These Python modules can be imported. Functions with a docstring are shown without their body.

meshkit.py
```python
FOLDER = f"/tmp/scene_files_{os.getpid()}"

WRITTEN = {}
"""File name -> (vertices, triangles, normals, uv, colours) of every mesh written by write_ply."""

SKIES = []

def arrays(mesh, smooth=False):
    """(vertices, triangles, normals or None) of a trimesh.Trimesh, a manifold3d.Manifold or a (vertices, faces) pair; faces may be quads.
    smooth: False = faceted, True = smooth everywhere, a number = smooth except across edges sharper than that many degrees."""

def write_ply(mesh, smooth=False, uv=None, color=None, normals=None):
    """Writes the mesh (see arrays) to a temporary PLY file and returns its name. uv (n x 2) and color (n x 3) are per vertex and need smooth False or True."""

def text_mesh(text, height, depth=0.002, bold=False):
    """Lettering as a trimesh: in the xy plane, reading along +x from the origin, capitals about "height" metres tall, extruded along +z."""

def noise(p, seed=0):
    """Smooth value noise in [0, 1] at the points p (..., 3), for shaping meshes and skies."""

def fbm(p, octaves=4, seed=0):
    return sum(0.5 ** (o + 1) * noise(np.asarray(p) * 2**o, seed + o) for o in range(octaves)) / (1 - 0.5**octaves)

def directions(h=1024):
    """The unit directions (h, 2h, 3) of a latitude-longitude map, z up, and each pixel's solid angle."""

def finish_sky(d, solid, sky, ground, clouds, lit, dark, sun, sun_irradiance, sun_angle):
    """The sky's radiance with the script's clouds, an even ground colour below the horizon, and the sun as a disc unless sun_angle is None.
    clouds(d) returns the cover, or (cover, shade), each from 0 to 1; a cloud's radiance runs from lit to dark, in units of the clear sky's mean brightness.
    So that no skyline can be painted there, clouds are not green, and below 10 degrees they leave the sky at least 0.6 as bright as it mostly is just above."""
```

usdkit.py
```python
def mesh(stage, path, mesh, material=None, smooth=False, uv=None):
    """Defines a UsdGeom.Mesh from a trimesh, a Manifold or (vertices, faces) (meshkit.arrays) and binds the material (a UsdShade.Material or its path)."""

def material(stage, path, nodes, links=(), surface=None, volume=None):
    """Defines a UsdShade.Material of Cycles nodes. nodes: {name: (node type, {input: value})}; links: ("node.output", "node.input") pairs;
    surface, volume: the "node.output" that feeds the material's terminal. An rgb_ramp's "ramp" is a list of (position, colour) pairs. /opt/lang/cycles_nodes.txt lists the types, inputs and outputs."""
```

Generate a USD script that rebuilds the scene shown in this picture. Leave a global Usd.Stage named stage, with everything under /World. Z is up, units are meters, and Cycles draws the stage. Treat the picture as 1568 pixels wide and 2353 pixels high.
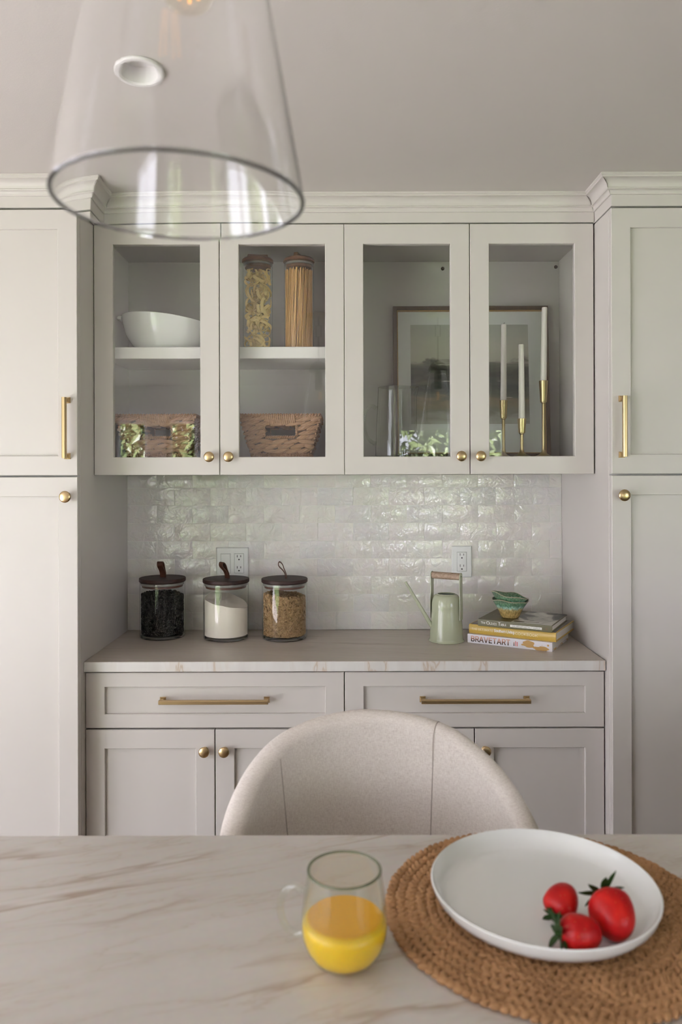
import math, random
import numpy as np, trimesh, usdkit, meshkit
import manifold3d as m3
from shapely.geometry import Polygon, Point, box as sbox
from pxr import Usd, UsdGeom, UsdLux, UsdShade, Gf, Sdf, Vt

stage = Usd.Stage.CreateInMemory()
UsdGeom.SetStageUpAxis(stage, 'Z'); UsdGeom.SetStageMetersPerUnit(stage, 1.0)
WORLD = UsdGeom.Xform.Define(stage, '/World'); stage.SetDefaultPrim(WORLD.GetPrim())
UsdGeom.Scope.Define(stage, '/World/Looks')
rng = np.random.default_rng(7); random.seed(7)
PI = math.pi

# ------------------------------------------------------------------ camera, sky, sun, exposure
EYE = 1.464                     # camera height; the camera stands at x = y = 0 looking along +y
FPX = 1740.0                    # focal length in pixels of the 1568 px wide frame
cam = UsdGeom.Camera.Define(stage, '/World/camera')
HA = 24.0
cam.CreateHorizontalApertureAttr(HA); cam.CreateVerticalApertureAttr(HA * 2353 / 1568)
cam.CreateFocalLengthAttr(HA * FPX / 1568)
cam.CreateHorizontalApertureOffsetAttr(-7.0 / 1568 * HA)
cam.CreateVerticalApertureOffsetAttr(-88.5 / 1568 * HA)
cam.CreateFStopAttr(4.6); cam.CreateFocusDistanceAttr(2.32)
cam.CreateClippingRangeAttr(Gf.Vec2f(0.03, 200))
cam.AddTranslateOp().Set(Gf.Vec3d(0, 0, EYE)); cam.AddRotateXOp().Set(90.0); cam.AddRotateZOp().Set(-0.16)
cam.CreateExposureAttr(0.04)

sky = UsdLux.DomeLight.Define(stage, '/World/sky')
sky.CreateIntensityAttr(2.4); sky.CreateColorAttr(Gf.Vec3f(0.94, 0.94, 1.09))
sun = UsdLux.DistantLight.Define(stage, '/World/sun')
sun.CreateIntensityAttr(890000.0); sun.CreateAngleAttr(0.53); sun.CreateColorAttr(Gf.Vec3f(1.0, 0.965, 0.98))
sun.AddRotateXYZOp().Set(Gf.Vec3f(-48, 1, 0))    # high sun behind the house: it falls on the garden, not into the room

# ------------------------------------------------------------------ helpers: names, prims, data
used = {}
def numbered(path):
    n = used.get(path, -1) + 1; used[path] = n
    return path if n == 0 else '%s_%03d' % (path, n)
def setdata(p, **kw):
    for k, v in kw.items():
        if v: p.SetCustomDataByKey(k, v)
    return p
def thing(name, label, cat, loc=(0, 0, 0), rotz=0.0, group=None, kind=None):
    x = UsdGeom.Xform.Define(stage, numbered('/World/' + name))
    x.AddTranslateOp().Set(Gf.Vec3d(*map(float, loc)))
    if rotz: x.AddRotateZOp().Set(float(rotz))
    p = x.GetPrim(); setdata(p, label=label, category=cat, group=group, kind=kind)
    return p
def as_mesh(m):
    v, f, n = meshkit.arrays(m); return trimesh.Trimesh(v, f, process=False)
def obj(name, m, mat, parent=None, smooth=False, off=None, **data):
    """One Mesh prim under parent (or /World). off: subtract this point (world to local)."""
    base = '/World' if parent is None else str(parent.GetPath())
    if off is not None:
        m = as_mesh(m).copy(); m.apply_translation(-np.asarray(off, float))
    p = usdkit.mesh(stage, numbered(base + '/' + name), m, mat, smooth).GetPrim()
    return setdata(p, **data)
def struct(name, m, mat, parent=None, smooth=False):
    return obj(name, m, mat, parent, smooth, **({'kind': 'structure'} if parent is None else {}))
def at(px, py, D):
    """World point at depth D that lies under the pixel."""
    return np.array([(px - 791) * D / FPX, D, EYE - (py - 1088) * D / FPX])

# ------------------------------------------------------------------ helpers: meshes
cat = trimesh.util.concatenate
def rbox(x0, x1, y0, y1, z0, z1, c=0.0015):
    c = min(c, .45 * min(x1 - x0, y1 - y0, z1 - z0)); P = []
    for x, sx in ((x0, 1), (x1, -1)):
        for y, sy in ((y0, 1), (y1, -1)):
            for z, sz in ((z0, 1), (z1, -1)):
                P += [(x + sx * c, y + sy * c, z), (x + sx * c, y, z + sz * c), (x, y + sy * c, z + sz * c)]
    return trimesh.convex.convex_hull(np.array(P))
def pbox(x0, x1, y0, y1, z0, z1):
    return trimesh.creation.box(bounds=[[x0, y0, z0], [x1, y1, z1]])
def loops(L, closed_u=True, close_v=False, cap0=False, cap1=False):
    """Skin a list of equal point loops."""
    L = [np.asarray(l, float) for l in L]; n = len(L[0]); V = np.vstack(L); F = []
    m = len(L)
    for i in range(m if close_v else m - 1):
        a, b = i * n, ((i + 1) % m) * n
        for j in range(n if closed_u else n - 1):
            k = (j + 1) % n
            F += [(a + j, a + k, b + k), (a + j, b + k, b + j)]
    if cap0:
        V = np.vstack([V, L[0].mean(0)]); c = len(V) - 1; F += [(c, (j + 1) % n, j) for j in range(n)]
    if cap1:
        V = np.vstack([V, L[-1].mean(0)]); c = len(V) - 1; a = (m - 1) * n; F += [(c, a + j, a + (j + 1) % n) for j in range(n)]
    t = trimesh.Trimesh(V, np.array(F), process=False)
    if abs(t.volume) > 1e-12 and t.volume < 0 : t.invert()
    return t
def lathe(prof, n=64, closed=False):
    """Revolve (r, z) pairs about z; the profile runs so that normals point outwards after a volume check."""
    a = np.linspace(0, 2 * PI, n, endpoint=False)
    L = [np.c_[r * np.cos(a), r * np.sin(a), np.full(n, z)] for r, z in prof]
    t = loops(L, close_v=closed)
    t.merge_vertices(); t.update_faces(t.nondegenerate_faces()); t.remove_unreferenced_vertices()
    if t.volume < 0: t.invert()
    return t
def tube(P, r, n=10, caps=True, closed=False):
    P = np.asarray(P, float); r = np.broadcast_to(np.asarray(r, float), len(P))
    T = np.gradient(P, axis=0)
    if closed: T = (np.roll(P, -1, 0) - np.roll(P, 1, 0))
    T /= np.linalg.norm(T, axis=1, keepdims=True) + 1e-12
    up = np.array([0, 0, 1.0]) if abs(T[0][2]) < .9 else np.array([1.0, 0, 0])
    N = np.cross(T[0], up); N /= np.linalg.norm(N); L = []
    a = np.linspace(0, 2 * PI, n, endpoint=False)
    for p, t, rr in zip(P, T, r):
        N = N - t * N.dot(t); N /= np.linalg.norm(N); B = np.cross(t, N)
        L.append(p + rr * (np.cos(a)[:, None] * N + np.sin(a)[:, None] * B))
    return loops(L, close_v=closed, cap0=caps and not closed, cap1=caps and not closed)
def ribbon(P, side, w, t):
    """Flat band swept along P; side: unit width directions per point."""
    P = np.asarray(P, float); S = np.broadcast_to(np.asarray(side, float), P.shape)
    T = np.gradient(P, axis=0); T /= np.linalg.norm(T, axis=1, keepdims=True) + 1e-12
    N = np.cross(T, S); N /= np.linalg.norm(N, axis=1, keepdims=True) + 1e-12
    L = [[p + s * w / 2 + n * t / 2, p - s * w / 2 + n * t / 2, p - s * w / 2 - n * t / 2, p + s * w / 2 - n * t / 2] for p, s, n in zip(P, S, N)]
    return loops(L, cap0=True, cap1=True)
def bez(*P, n=24):
    P = np.asarray(P, float); t = np.linspace(0, 1, n)[:, None]
    Q = [np.repeat(p[None], n, 0) for p in P]
    while len(Q) > 1: Q = [(1 - t) * a + t * b for a, b in zip(Q, Q[1:])]
    return Q[0]
def spline(P, n=60, closed=False):
    from scipy.interpolate import CubicSpline
    P = np.asarray(P, float)
    if closed: P = np.vstack([P, P[:1]])
    s = np.r_[0, np.cumsum(np.linalg.norm(np.diff(P, axis=0), axis=1))]
    c = CubicSpline(s, P, bc_type='periodic' if closed else 'natural')
    return c(np.linspace(0, s[-1], n, endpoint=not closed))
def rotm(m, ang, axis, point=(0, 0, 0)):
    m = m.copy(); m.apply_transform(trimesh.transformations.rotation_matrix(ang, axis, point)); return m
def mov(m, d):
    m = m.copy(); m.apply_translation(d); return m
def frame(x0, x1, z0, z1, l, r, b, t, y0, y1, c=0.0014):
    """Rail and stile frame whose front is at y0 (towards the camera); l, r, b, t are member widths."""
    def R(a0, a1, b0, b1, y): return [(a0, y, b0), (a1, y, b0), (a1, y, b1), (a0, y, b1)]
    i0, i1, j0, j1 = x0 + l, x1 - r, z0 + b, z1 - t
    L = [R(x0, x1, z0, z1, y1), R(x0, x1, z0, z1, y0 + c), R(x0 + c, x1 - c, z0 + c, z1 - c, y0),
         R(i0 - c, i1 + c, j0 - c, j1 + c, y0), R(i0, i1, j0, j1, y0 + c), R(i0, i1, j0, j1, y1)]
    return loops(L, close_v=True)
def with_holes(x0, x1, z0, z1, holes, y0, y1):
    """Wall panel in the xz plane from y0 to y1 with rectangular holes (x0, x1, z0, z1)."""
    p = sbox(x0, z0, x1, z1)
    for h in holes: p = p.difference(sbox(h[0], h[2], h[1], h[3]))
    m = trimesh.creation.extrude_polygon(p, y1 - y0, engine='earcut')
    v = m.vertices; m.vertices = np.c_[v[:, 0], y1 - v[:, 2], v[:, 1]]
    return m
def text3(s, h, depth=0.0006, bold=False, sx=1.0):
    """Lettering standing on the local xz plane, facing -y, from the origin along +x."""
    m = meshkit.text_mesh(s, h, depth, bold); v = np.array(m.vertices)
    return trimesh.Trimesh(np.c_[v[:, 0] * sx, -v[:, 2], v[:, 1]], m.faces, process=False)

# ------------------------------------------------------------------ materials
def mat(name, nodes, links=(), surface='p.BSDF', volume=None):
    return usdkit.material(stage, '/World/Looks/' + name, nodes, links, surface=surface, volume=volume)
def plain(name, col, rough=.5, **kw):
    return mat(name, {'p': ('principled_bsdf', {'base_color': col, 'roughness': rough, **kw})})
def bumpy(name, col, rough, scale, strength, dist=.001, detail=3, vec='object', stretch=(1, 1, 1), col2=None, **kw):
    n = {'tc': ('texture_coordinate', {}), 'mp': ('mapping', {'scale': stretch}), 'n': ('noise_texture', {'scale': scale, 'detail': detail}),
         'b': ('bump', {'strength': strength, 'distance': dist}), 'p': ('principled_bsdf', {'base_color': col, 'roughness': rough, **kw})}
    l = [('tc.object', 'mp.vector'), ('mp.vector', 'n.vector'), ('n.fac', 'b.height'), ('b.normal', 'p.normal')]
    if col2 is not None:
        n['r'] = ('rgb_ramp', {'ramp': [(.3, col), (.7, col2)]}); l += [('n.fac', 'r.fac'), ('r.color', 'p.base_color')]
    return mat(name, n, l)
PAINT = (.600, .562, .530)
paint = bumpy('cabinet_paint', PAINT, .42, 220, .06, .0006)
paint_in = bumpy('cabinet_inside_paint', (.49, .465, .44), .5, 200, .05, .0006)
ceil_paint = bumpy('ceiling_paint', (.600, .560, .527), .75, 260, .25, .0008)
wall_paint = bumpy('wall_paint', (.50, .48, .455), .7, 200, .2, .0008)
white_shelf = plain('shelf_paint', (.74, .72, .70), .4)
def metal(name, col, rough):
    return mat(name, {'tc': ('texture_coordinate', {}), 'mp': ('mapping', {'scale': (900, 40, 40)}), 'n': ('noise_texture', {'scale': 1.0, 'detail': 2}),
        'b': ('bump', {'strength': .05, 'distance': .0003}), 'p': ('principled_bsdf', {'base_color': col, 'metallic': 1.0, 'roughness': rough})},
        [('tc.object', 'mp.vector'), ('mp.vector', 'n.vector'), ('n.fac', 'b.height'), ('b.normal', 'p.normal')])
brass = metal('brushed_brass', (.60, .445, .25), .29)
candle_brass = metal('candlestick_brass', (.52, .415, .215), .30)
bronze = metal('dark_bronze', (.10, .075, .05), .4)
steel_dark = plain('hinge_metal', (.05, .05, .05), .4, metallic=1.0)
def pane(name, tint=(1, 1, 1), rough=0.0, bump=None, ior=1.5, edge=None):
    n = {'g': ('geometry', {}), 'i': ('mix_float', {'a': ior, 'b': 1 / ior}), 'f': ('fresnel', {}), 't': ('transparent_bsdf', {'color': tint}),
         'r': ('glossy_bsdf', {'color': (1, 1, 1), 'roughness': rough}), 'm': ('mix_closure', {})}
    l = [('g.backfacing', 'i.fac'), ('i.result', 'f.IOR'), ('f.fac', 'm.fac'), ('t.BSDF', 'm.closure1'), ('r.BSDF', 'm.closure2')]
    if edge:        # a longer way through curved glass near its outline absorbs more
        n['lw'] = ('layer_weight', {'blend': .5}); n['er'] = ('rgb_ramp', {'ramp': [(0, tint), (.70, tint), (.93, edge), (1, edge)]}); l += [('lw.facing', 'er.fac'), ('er.color', 't.color')]
    if bump:
        n['tc'] = ('texture_coordinate', {}); n['mp'] = ('mapping', {'scale': bump[2]}); n['n'] = ('noise_texture', {'scale': bump[0], 'detail': 1}); n['b'] = ('bump', {'strength': bump[1], 'distance': .002})
        l += [('tc.object', 'mp.vector'), ('mp.vector', 'n.vector'), ('n.fac', 'b.height'), ('b.normal', 'r.normal')]
    return mat(name, n, l, surface='m.closure')
cab_glass = pane('cabinet_glass', (.975, .98, .975), ior=1.75)
print_glass = pane('print_glazing', (.985, .99, .985))
jar_glass = pane('jar_glass', (.975, .985, .98), 0.0, (9, .25, (1, 1, .3)), edge=(.55, .57, .55))
window_glass = pane('window_glass', (.98, .99, .985))
def solid_glass(name, col, bump=None, ior=1.47):
    n = {'p': ('principled_bsdf', {'base_color': col, 'roughness': 0.0, 'transmission_weight': 1.0, 'ior': ior})}; l = []
    if bump:
        n['tc'] = ('texture_coordinate', {}); n['mp'] = ('mapping', {'scale': bump[2]}); n['n'] = ('noise_texture', {'scale': bump[0], 'detail': 1}); n['b'] = ('bump', {'strength': bump[1], 'distance': .004})
        l += [('tc.object', 'mp.vector'), ('mp.vector', 'n.vector'), ('n.fac', 'b.height'), ('b.normal', 'p.normal')]
    return mat(name, n, l)
clear_glass = solid_glass('clear_glass', (.97, .99, .975))
mug_glass = solid_glass('mug_glass', (.96, .985, .96))
shade_glass = solid_glass('shade_glass', (.985, .985, .985), (5, .45, (1, 1, .6)), 1.5)
seeded_glass = solid_glass('seeded_glass', (.95, .97, .94), (60, .12, (1, 1, .35)))
bulb_glass = pane('bulb_glass', (.98, .95, .9))

def stone(name, base, cloud, vein, vein2, sx, sy, ang, scale=1.0, rough=.3):
    n = {'g': ('geometry', {}), 'mp': ('mapping', {'rotation': (0, 0, ang), 'scale': (1, 1, 1)}), 'ms': ('mapping', {'scale': (sx, sy, sy)}),
         'w': ('noise_texture', {'scale': 2.0 * scale, 'detail': 4}), 'wm': ('vector_math', {'math_type': 'multiply_add', 'vector2': (.22, .22, .22)}),
         'n1': ('noise_texture', {'scale': .8 * scale, 'detail': 4, 'roughness': .5}), 'n2': ('noise_texture', {'scale': 2.1 * scale, 'detail': 6, 'roughness': .55}),
         'n3': ('noise_texture', {'scale': 60 * scale, 'detail': 3}),
         'r0': ('rgb_ramp', {'ramp': [(.30, base), (.72, cloud)]}),
         'r1': ('rgb_ramp', {'ramp': [(.478, (0, 0, 0)), (.496, (.55, .55, .55)), (.500, (1, 1, 1)), (.5045, (.25, .25, .25)), (.512, (0, 0, 0))]}),
         'r2': ('rgb_ramp', {'ramp': [(.42, (0, 0, 0)), (.49, (.14, .14, .14)), (.501, (.42, .42, .42)), (.507, (.08, .08, .08)), (.56, (0, 0, 0))]}),
         'm1': ('mix', {'mix_type': 'mix', 'color2': vein2}), 'm2': ('mix', {'mix_type': 'mix', 'color2': vein}), 'm3': ('mix', {'mix_type': 'multiply', 'fac': .12}),
         'pp': ('principled_bsdf', {'roughness': rough, 'specular_ior_level': .5}),
         'mk': ('rgb_ramp', {'ramp': [(.38, (0, 0, 0)), (.62, (1, 1, 1))]}), 'mm': ('math', {'math_type': 'multiply'})}
    l = [('g.position', 'mp.vector'), ('mp.vector', 'ms.vector'), ('ms.vector', 'w.vector'), ('w.color', 'wm.vector1'), ('ms.vector', 'wm.vector3'),
         ('wm.vector', 'n1.vector'), ('wm.vector', 'n2.vector'), ('g.position', 'n3.vector'), ('w.fac', 'r0.fac'), ('n1.fac', 'r1.fac'), ('n2.fac', 'r2.fac'),
         ('r0.color', 'm1.color1'), ('r2.color', 'm1.fac'), ('m1.color', 'm2.color1'), ('w.fac', 'mk.fac'), ('r1.color', 'mm.value1'), ('mk.color', 'mm.value2'), ('mm.value', 'm2.fac'),
         ('m2.color', 'm3.color1'), ('n3.color', 'm3.color2'), ('m3.color', 'pp.base_color')]
    return mat(name, n, l, surface='pp.BSDF')
marble = stone('island_quartzite', (.60, .56, .515), (.645, .605, .565), (.34, .235, .155), (.46, .36, .26), .8, 4.5, -.32, 1.6, .32)
worktop_stone = stone('worktop_quartzite', (.515, .455, .395), (.56, .50, .44), (.32, .25, .19), (.43, .355, .285), .6, 6.0, .10, 1.6, .38)
worktop_edge = mat('worktop_edge_stone', {'g': ('geometry', {}), 'mp': ('mapping', {'scale': (14, 1, 3)}), 'n': ('noise_texture', {'scale': 1.0, 'detail': 4, 'distortion': .6}),
    'r': ('rgb_ramp', {'ramp': [(.3, (.62, .59, .565)), (.55, (.66, .64, .615)), (.615, (.63, .59, .55)), (.630, (.52, .42, .33)), (.645, (.63, .60, .57)), (.8, (.60, .575, .55))]}), 'p': ('principled_bsdf', {'roughness': .4})},
    [('g.position', 'mp.vector'), ('mp.vector', 'n.vector'), ('n.fac', 'r.fac'), ('r.color', 'p.base_color')])
tile_glaze = mat('tile_glaze', {'oi': ('object_info', {}), 'g': ('geometry', {}), 'off': ('vector_math', {'math_type': 'scale', 'scale': 17.0}),
    'add': ('vector_math', {'math_type': 'add'}), 'cv': ('combine_xyz', {}), 'r': ('rgb_ramp', {'ramp': [(0, (.73, .70, .655)), (.35, (.76, .715, .69)), (.6, (.70, .68, .665)), (.8, (.74, .72, .655)), (1, (.77, .745, .71))]}),
    'n1': ('noise_texture', {'scale': 27, 'detail': 2, 'distortion': 1.4}), 'n2': ('noise_texture', {'scale': 75, 'detail': 1, 'distortion': .8}),
    'b1': ('bump', {'strength': .55, 'distance': .0030}), 'b2': ('bump', {'strength': .38, 'distance': .0010}),
    'nc': ('noise_texture', {'scale': 40, 'detail': 3}), 'mx': ('mix', {'mix_type': 'multiply', 'fac': .10}),
    'p': ('principled_bsdf', {'roughness': .03, 'ior': 1.78})},
    [('oi.random', 'r.fac'), ('oi.random', 'cv.x'), ('oi.random', 'cv.z'), ('cv.vector', 'off.vector1'), ('off.vector', 'add.vector1'), ('g.position', 'add.vector2'),
     ('add.vector', 'n1.vector'), ('add.vector', 'n2.vector'), ('add.vector', 'nc.vector'), ('n1.fac', 'b1.height'), ('n2.fac', 'b2.height'), ('b1.normal', 'b2.normal'), ('b2.normal', 'p.normal'),
     ('r.color', 'mx.color1'), ('nc.color', 'mx.color2'), ('mx.color', 'p.base_color')])
grout = plain('grout', (.74, .72, .68), .7)
outlet_white = plain('outlet_plastic', (.74, .745, .73), .35)
slot_dark = plain('slot_dark', (.015, .015, .012), .6)
porcelain = plain('white_porcelain', (.82, .83, .82), .10)
bowl_white = plain('bowl_ceramic', (.76, .76, .75), .15)
wax = plain('candle_wax', (.84, .80, .745), .45)
wick_mat = plain('wick', (.03, .025, .02), .9)
def wood(name, c1, c2, scale=(3, 60, 60), rough=.5):
    return mat(name, {'tc': ('texture_coordinate', {}), 'mp': ('mapping', {'scale': scale}), 'n': ('noise_texture', {'scale': 1.0, 'detail': 5, 'distortion': .5}),
        'r': ('rgb_ramp', {'ramp': [(.3, c1), (.7, c2)]}), 'b': ('bump', {'strength': .12, 'distance': .001}), 'p': ('principled_bsdf', {'roughness': rough})},
        [('tc.object', 'mp.vector'), ('mp.vector', 'n.vector'), ('n.fac', 'r.fac'), ('n.fac', 'b.height'), ('r.color', 'p.base_color'), ('b.normal', 'p.normal')])
lid_wood = wood('dark_lid_wood', (.018, .009, .008), (.045, .016, .012), (8, 60, 60), .6)
acacia = wood('acacia_lid_wood', (.10, .042, .020), (.22, .10, .05), (10, 90, 90), .42)
grip_wood = wood('grip_wood', (.25, .165, .11), (.48, .355, .265), (25, 240, 240), .65)
frame_wood = wood('walnut_frame', (.05, .030, .018), (.11, .065, .038), (40, 40, 6), .5)
frame_gilt = plain('frame_inner_edge', (.34, .20, .07), .45)
leg_wood = wood('oak_leg', (.28, .17, .09), (.42, .27, .15), (40, 40, 4), .45)
leather = bumpy('brown_leather', (.080, .028, .015), .5, 300, .2, .0006)
gasket_mat = plain('clear_silicone', (.36, .34, .315), .2, transmission_weight=.3)
plug_mat = wood('lid_plug_wood', (.07, .028, .02), (.14, .05, .03), (8, 60, 60), .45)
floor_mat = wood('oak_floor', (.19, .125, .08), (.28, .195, .13), (1.5, 30, 30), .4)
can_green = bumpy('sage_enamel', (.42, .44, .315), .13, 30, .03, .001)
can_inside = plain('can_inside', (.10, .13, .09), .5)

def island_var(name, ramp, rough=.6, **kw):
    """Colour varies from loose piece to loose piece of one mesh."""
    return mat(name, {'g': ('geometry', {}), 'r': ('rgb_ramp', {'ramp': ramp}), 'p': ('principled_bsdf', {'roughness': rough, **kw})}, [('g.random_per_island', 'r.fac'), ('r.color', 'p.base_color')])
bean_mat = island_var('coffee_bean', [(0, (.007, .005, .004)), (1, (.024, .016, .013))], .6, specular_ior_level=.2)
oat_mat = island_var('oat_flake', [(0, (.40, .25, .12)), (.25, (.82, .62, .40)), (1, (.96, .84, .64))], .75)
flour_mat = bumpy('flour', (.83, .76, .66), .9, 300, .3, .001)
spaghetti_mat = island_var('spaghetti', [(0, (.72, .42, .16)), (.5, (.84, .54, .24)), (1, (.90, .63, .32))], .5)
fett_mat = island_var('fettuccine', [(0, (.92, .70, .32)), (.5, (.97, .82, .45)), (1, (.98, .90, .60))], .55)
wicker = mat('water_hyacinth', {'g': ('geometry', {}), 'tc': ('texture_coordinate', {}), 'mp': ('mapping', {'scale': (60, 60, 420)}), 'n': ('noise_texture', {'scale': 1.0, 'detail': 3}),
    'r': ('rgb_ramp', {'ramp': [(0, (.40, .23, .13)), (.35, (.60, .39, .24)), (.7, (.74, .52, .34)), (1, (.84, .65, .46))]}), 'r2': ('rgb_ramp', {'ramp': [(.25, (.55, .5, .45)), (.7, (1, 1, 1))]}),
    'mx': ('mix', {'mix_type': 'multiply', 'fac': .8}), 'b': ('bump', {'strength': .4, 'distance': .0012}), 'p': ('principled_bsdf', {'roughness': .6})},
    [('g.random_per_island', 'r.fac'), ('tc.object', 'mp.vector'), ('mp.vector', 'n.vector'), ('n.fac', 'r2.fac'), ('r.color', 'mx.color1'), ('r2.color', 'mx.color2'), ('mx.color', 'p.base_color'), ('n.fac', 'b.height'), ('b.normal', 'p.normal')])
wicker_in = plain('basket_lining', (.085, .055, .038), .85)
jute = mat('jute_braid', {'g': ('geometry', {}), 'tc': ('texture_coordinate', {}), 'n': ('noise_texture', {'scale': 500, 'detail': 3}), 'n2': ('noise_texture', {'scale': 14, 'detail': 2}),
    'r': ('rgb_ramp', {'ramp': [(0, (.44, .235, .105)), (.4, (.62, .37, .185)), (.8, (.74, .48, .27)), (1, (.84, .62, .39))]}), 'r2': ('rgb_ramp', {'ramp': [(.3, (.6, .55, .5)), (.6, (1, 1, 1))]}),
    'mx': ('mix', {'mix_type': 'multiply', 'fac': .7}), 'b': ('bump', {'strength': .6, 'distance': .001}), 'p': ('principled_bsdf', {'roughness': .75})},
    [('g.random_per_island', 'r.fac'), ('tc.object', 'n.vector'), ('tc.object', 'n2.vector'), ('n2.fac', 'r2.fac'), ('r.color', 'mx.color1'), ('r2.color', 'mx.color2'), ('mx.color', 'p.base_color'), ('n.fac', 'b.height'), ('b.normal', 'p.normal')])
fabric = mat('woven_linen', {'tc': ('texture_coordinate', {}), 'm1': ('mapping', {'scale': (900, 900, 160)}), 'm2': ('mapping', {'scale': (160, 160, 1100)}),
    'n1': ('noise_texture', {'scale': 1.0, 'detail': 2}), 'n2': ('noise_texture', {'scale': 1.0, 'detail': 2}), 'a': ('math', {'math_type': 'add'}),
    'r': ('rgb_ramp', {'ramp': [(.32, (.60, .53, .475)), (.5, (.73, .665, .61)), (.68, (.83, .775, .72))]}), 'h': ('math', {'math_type': 'multiply', 'value2': .5}),
    'b': ('bump', {'strength': .5, 'distance': .0010}), 'p': ('principled_bsdf', {'roughness': .9, 'sheen_weight': .15})},
    [('tc.object', 'm1.vector'), ('tc.object', 'm2.vector'), ('m1.vector', 'n1.vector'), ('m2.vector', 'n2.vector'), ('n1.fac', 'a.value1'), ('n2.fac', 'a.value2'), ('a.value', 'h.value1'), ('h.value', 'r.fac'), ('r.color', 'p.base_color'), ('h.value', 'b.height'), ('b.normal', 'p.normal')])
seam_mat = plain('seam_thread', (.40, .34, .30), .9)
juice_mat = plain('orange_juice', (.93, .56, .015), .3, subsurface_weight=.35, subsurface_scale=.01, subsurface_radius=(1.0, .5, .1))
foam_mat = plain('juice_surface', (.86, .43, .015), .4, specular_ior_level=.25)
berry = mat('strawberry_skin', {'tc': ('texture_coordinate', {}), 'v': ('voronoi_texture', {'scale': 210, 'randomness': .5}), 'n': ('noise_texture', {'scale': 35, 'detail': 2}),
    'r': ('rgb_ramp', {'ramp': [(.35, (.40, .003, .008)), (.65, (.62, .014, .010))]}), 's': ('rgb_ramp', {'ramp': [(.06, (.7, .7, .7)), (.13, (0, 0, 0))]}), 'mx': ('mix', {'color2': (.60, .30, .08)}),
    'h': ('rgb_ramp', {'ramp': [(0, (0, 0, 0)), (.35, (1, 1, 1))]}), 'b': ('bump', {'strength': .35, 'distance': .0012}),
    'p': ('principled_bsdf', {'roughness': .33, 'specular_ior_level': .28, 'subsurface_weight': .15, 'subsurface_scale': .003})},
    [('tc.object', 'v.vector'), ('tc.object', 'n.vector'), ('n.fac', 'r.fac'), ('v.distance', 's.fac'), ('v.distance', 'h.fac'), ('r.color', 'mx.color1'), ('s.color', 'mx.fac'), ('mx.color', 'p.base_color'), ('h.color', 'b.height'), ('b.normal', 'p.normal')])
def leafy(name, c1, c2):
    return mat(name, {'g': ('geometry', {}), 'r': ('rgb_ramp', {'ramp': [(0, c1), (1, c2)]}), 'd': ('principled_bsdf', {'roughness': .4}), 't': ('translucent_bsdf', {}), 'm': ('mix_closure', {'fac': .35})},
        [('g.random_per_island', 'r.fac'), ('r.color', 'd.base_color'), ('r.color', 't.color'), ('d.BSDF', 'm.closure1'), ('t.BSDF', 'm.closure2')], surface='m.closure')
sepal_mat = leafy('strawberry_leaf', (.025, .075, .012), (.07, .16, .03))
leaf_a = leafy('garden_leaf_light', (.11, .14, .06), (.66, .65, .53)); leaf_b = leafy('garden_leaf_dark', (.03, .07, .03), (.38, .45, .30))
bark = plain('bark', (.12, .085, .06), .9); lawn = bumpy('garden_paving', (.150, .146, .155), .9, 40, .5, .02, col2=(.19, .184, .195)); grass_mat = bumpy('lawn', (.03, .06, .015), .9, 30, .8, .03, col2=(.07, .115, .03))

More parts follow.
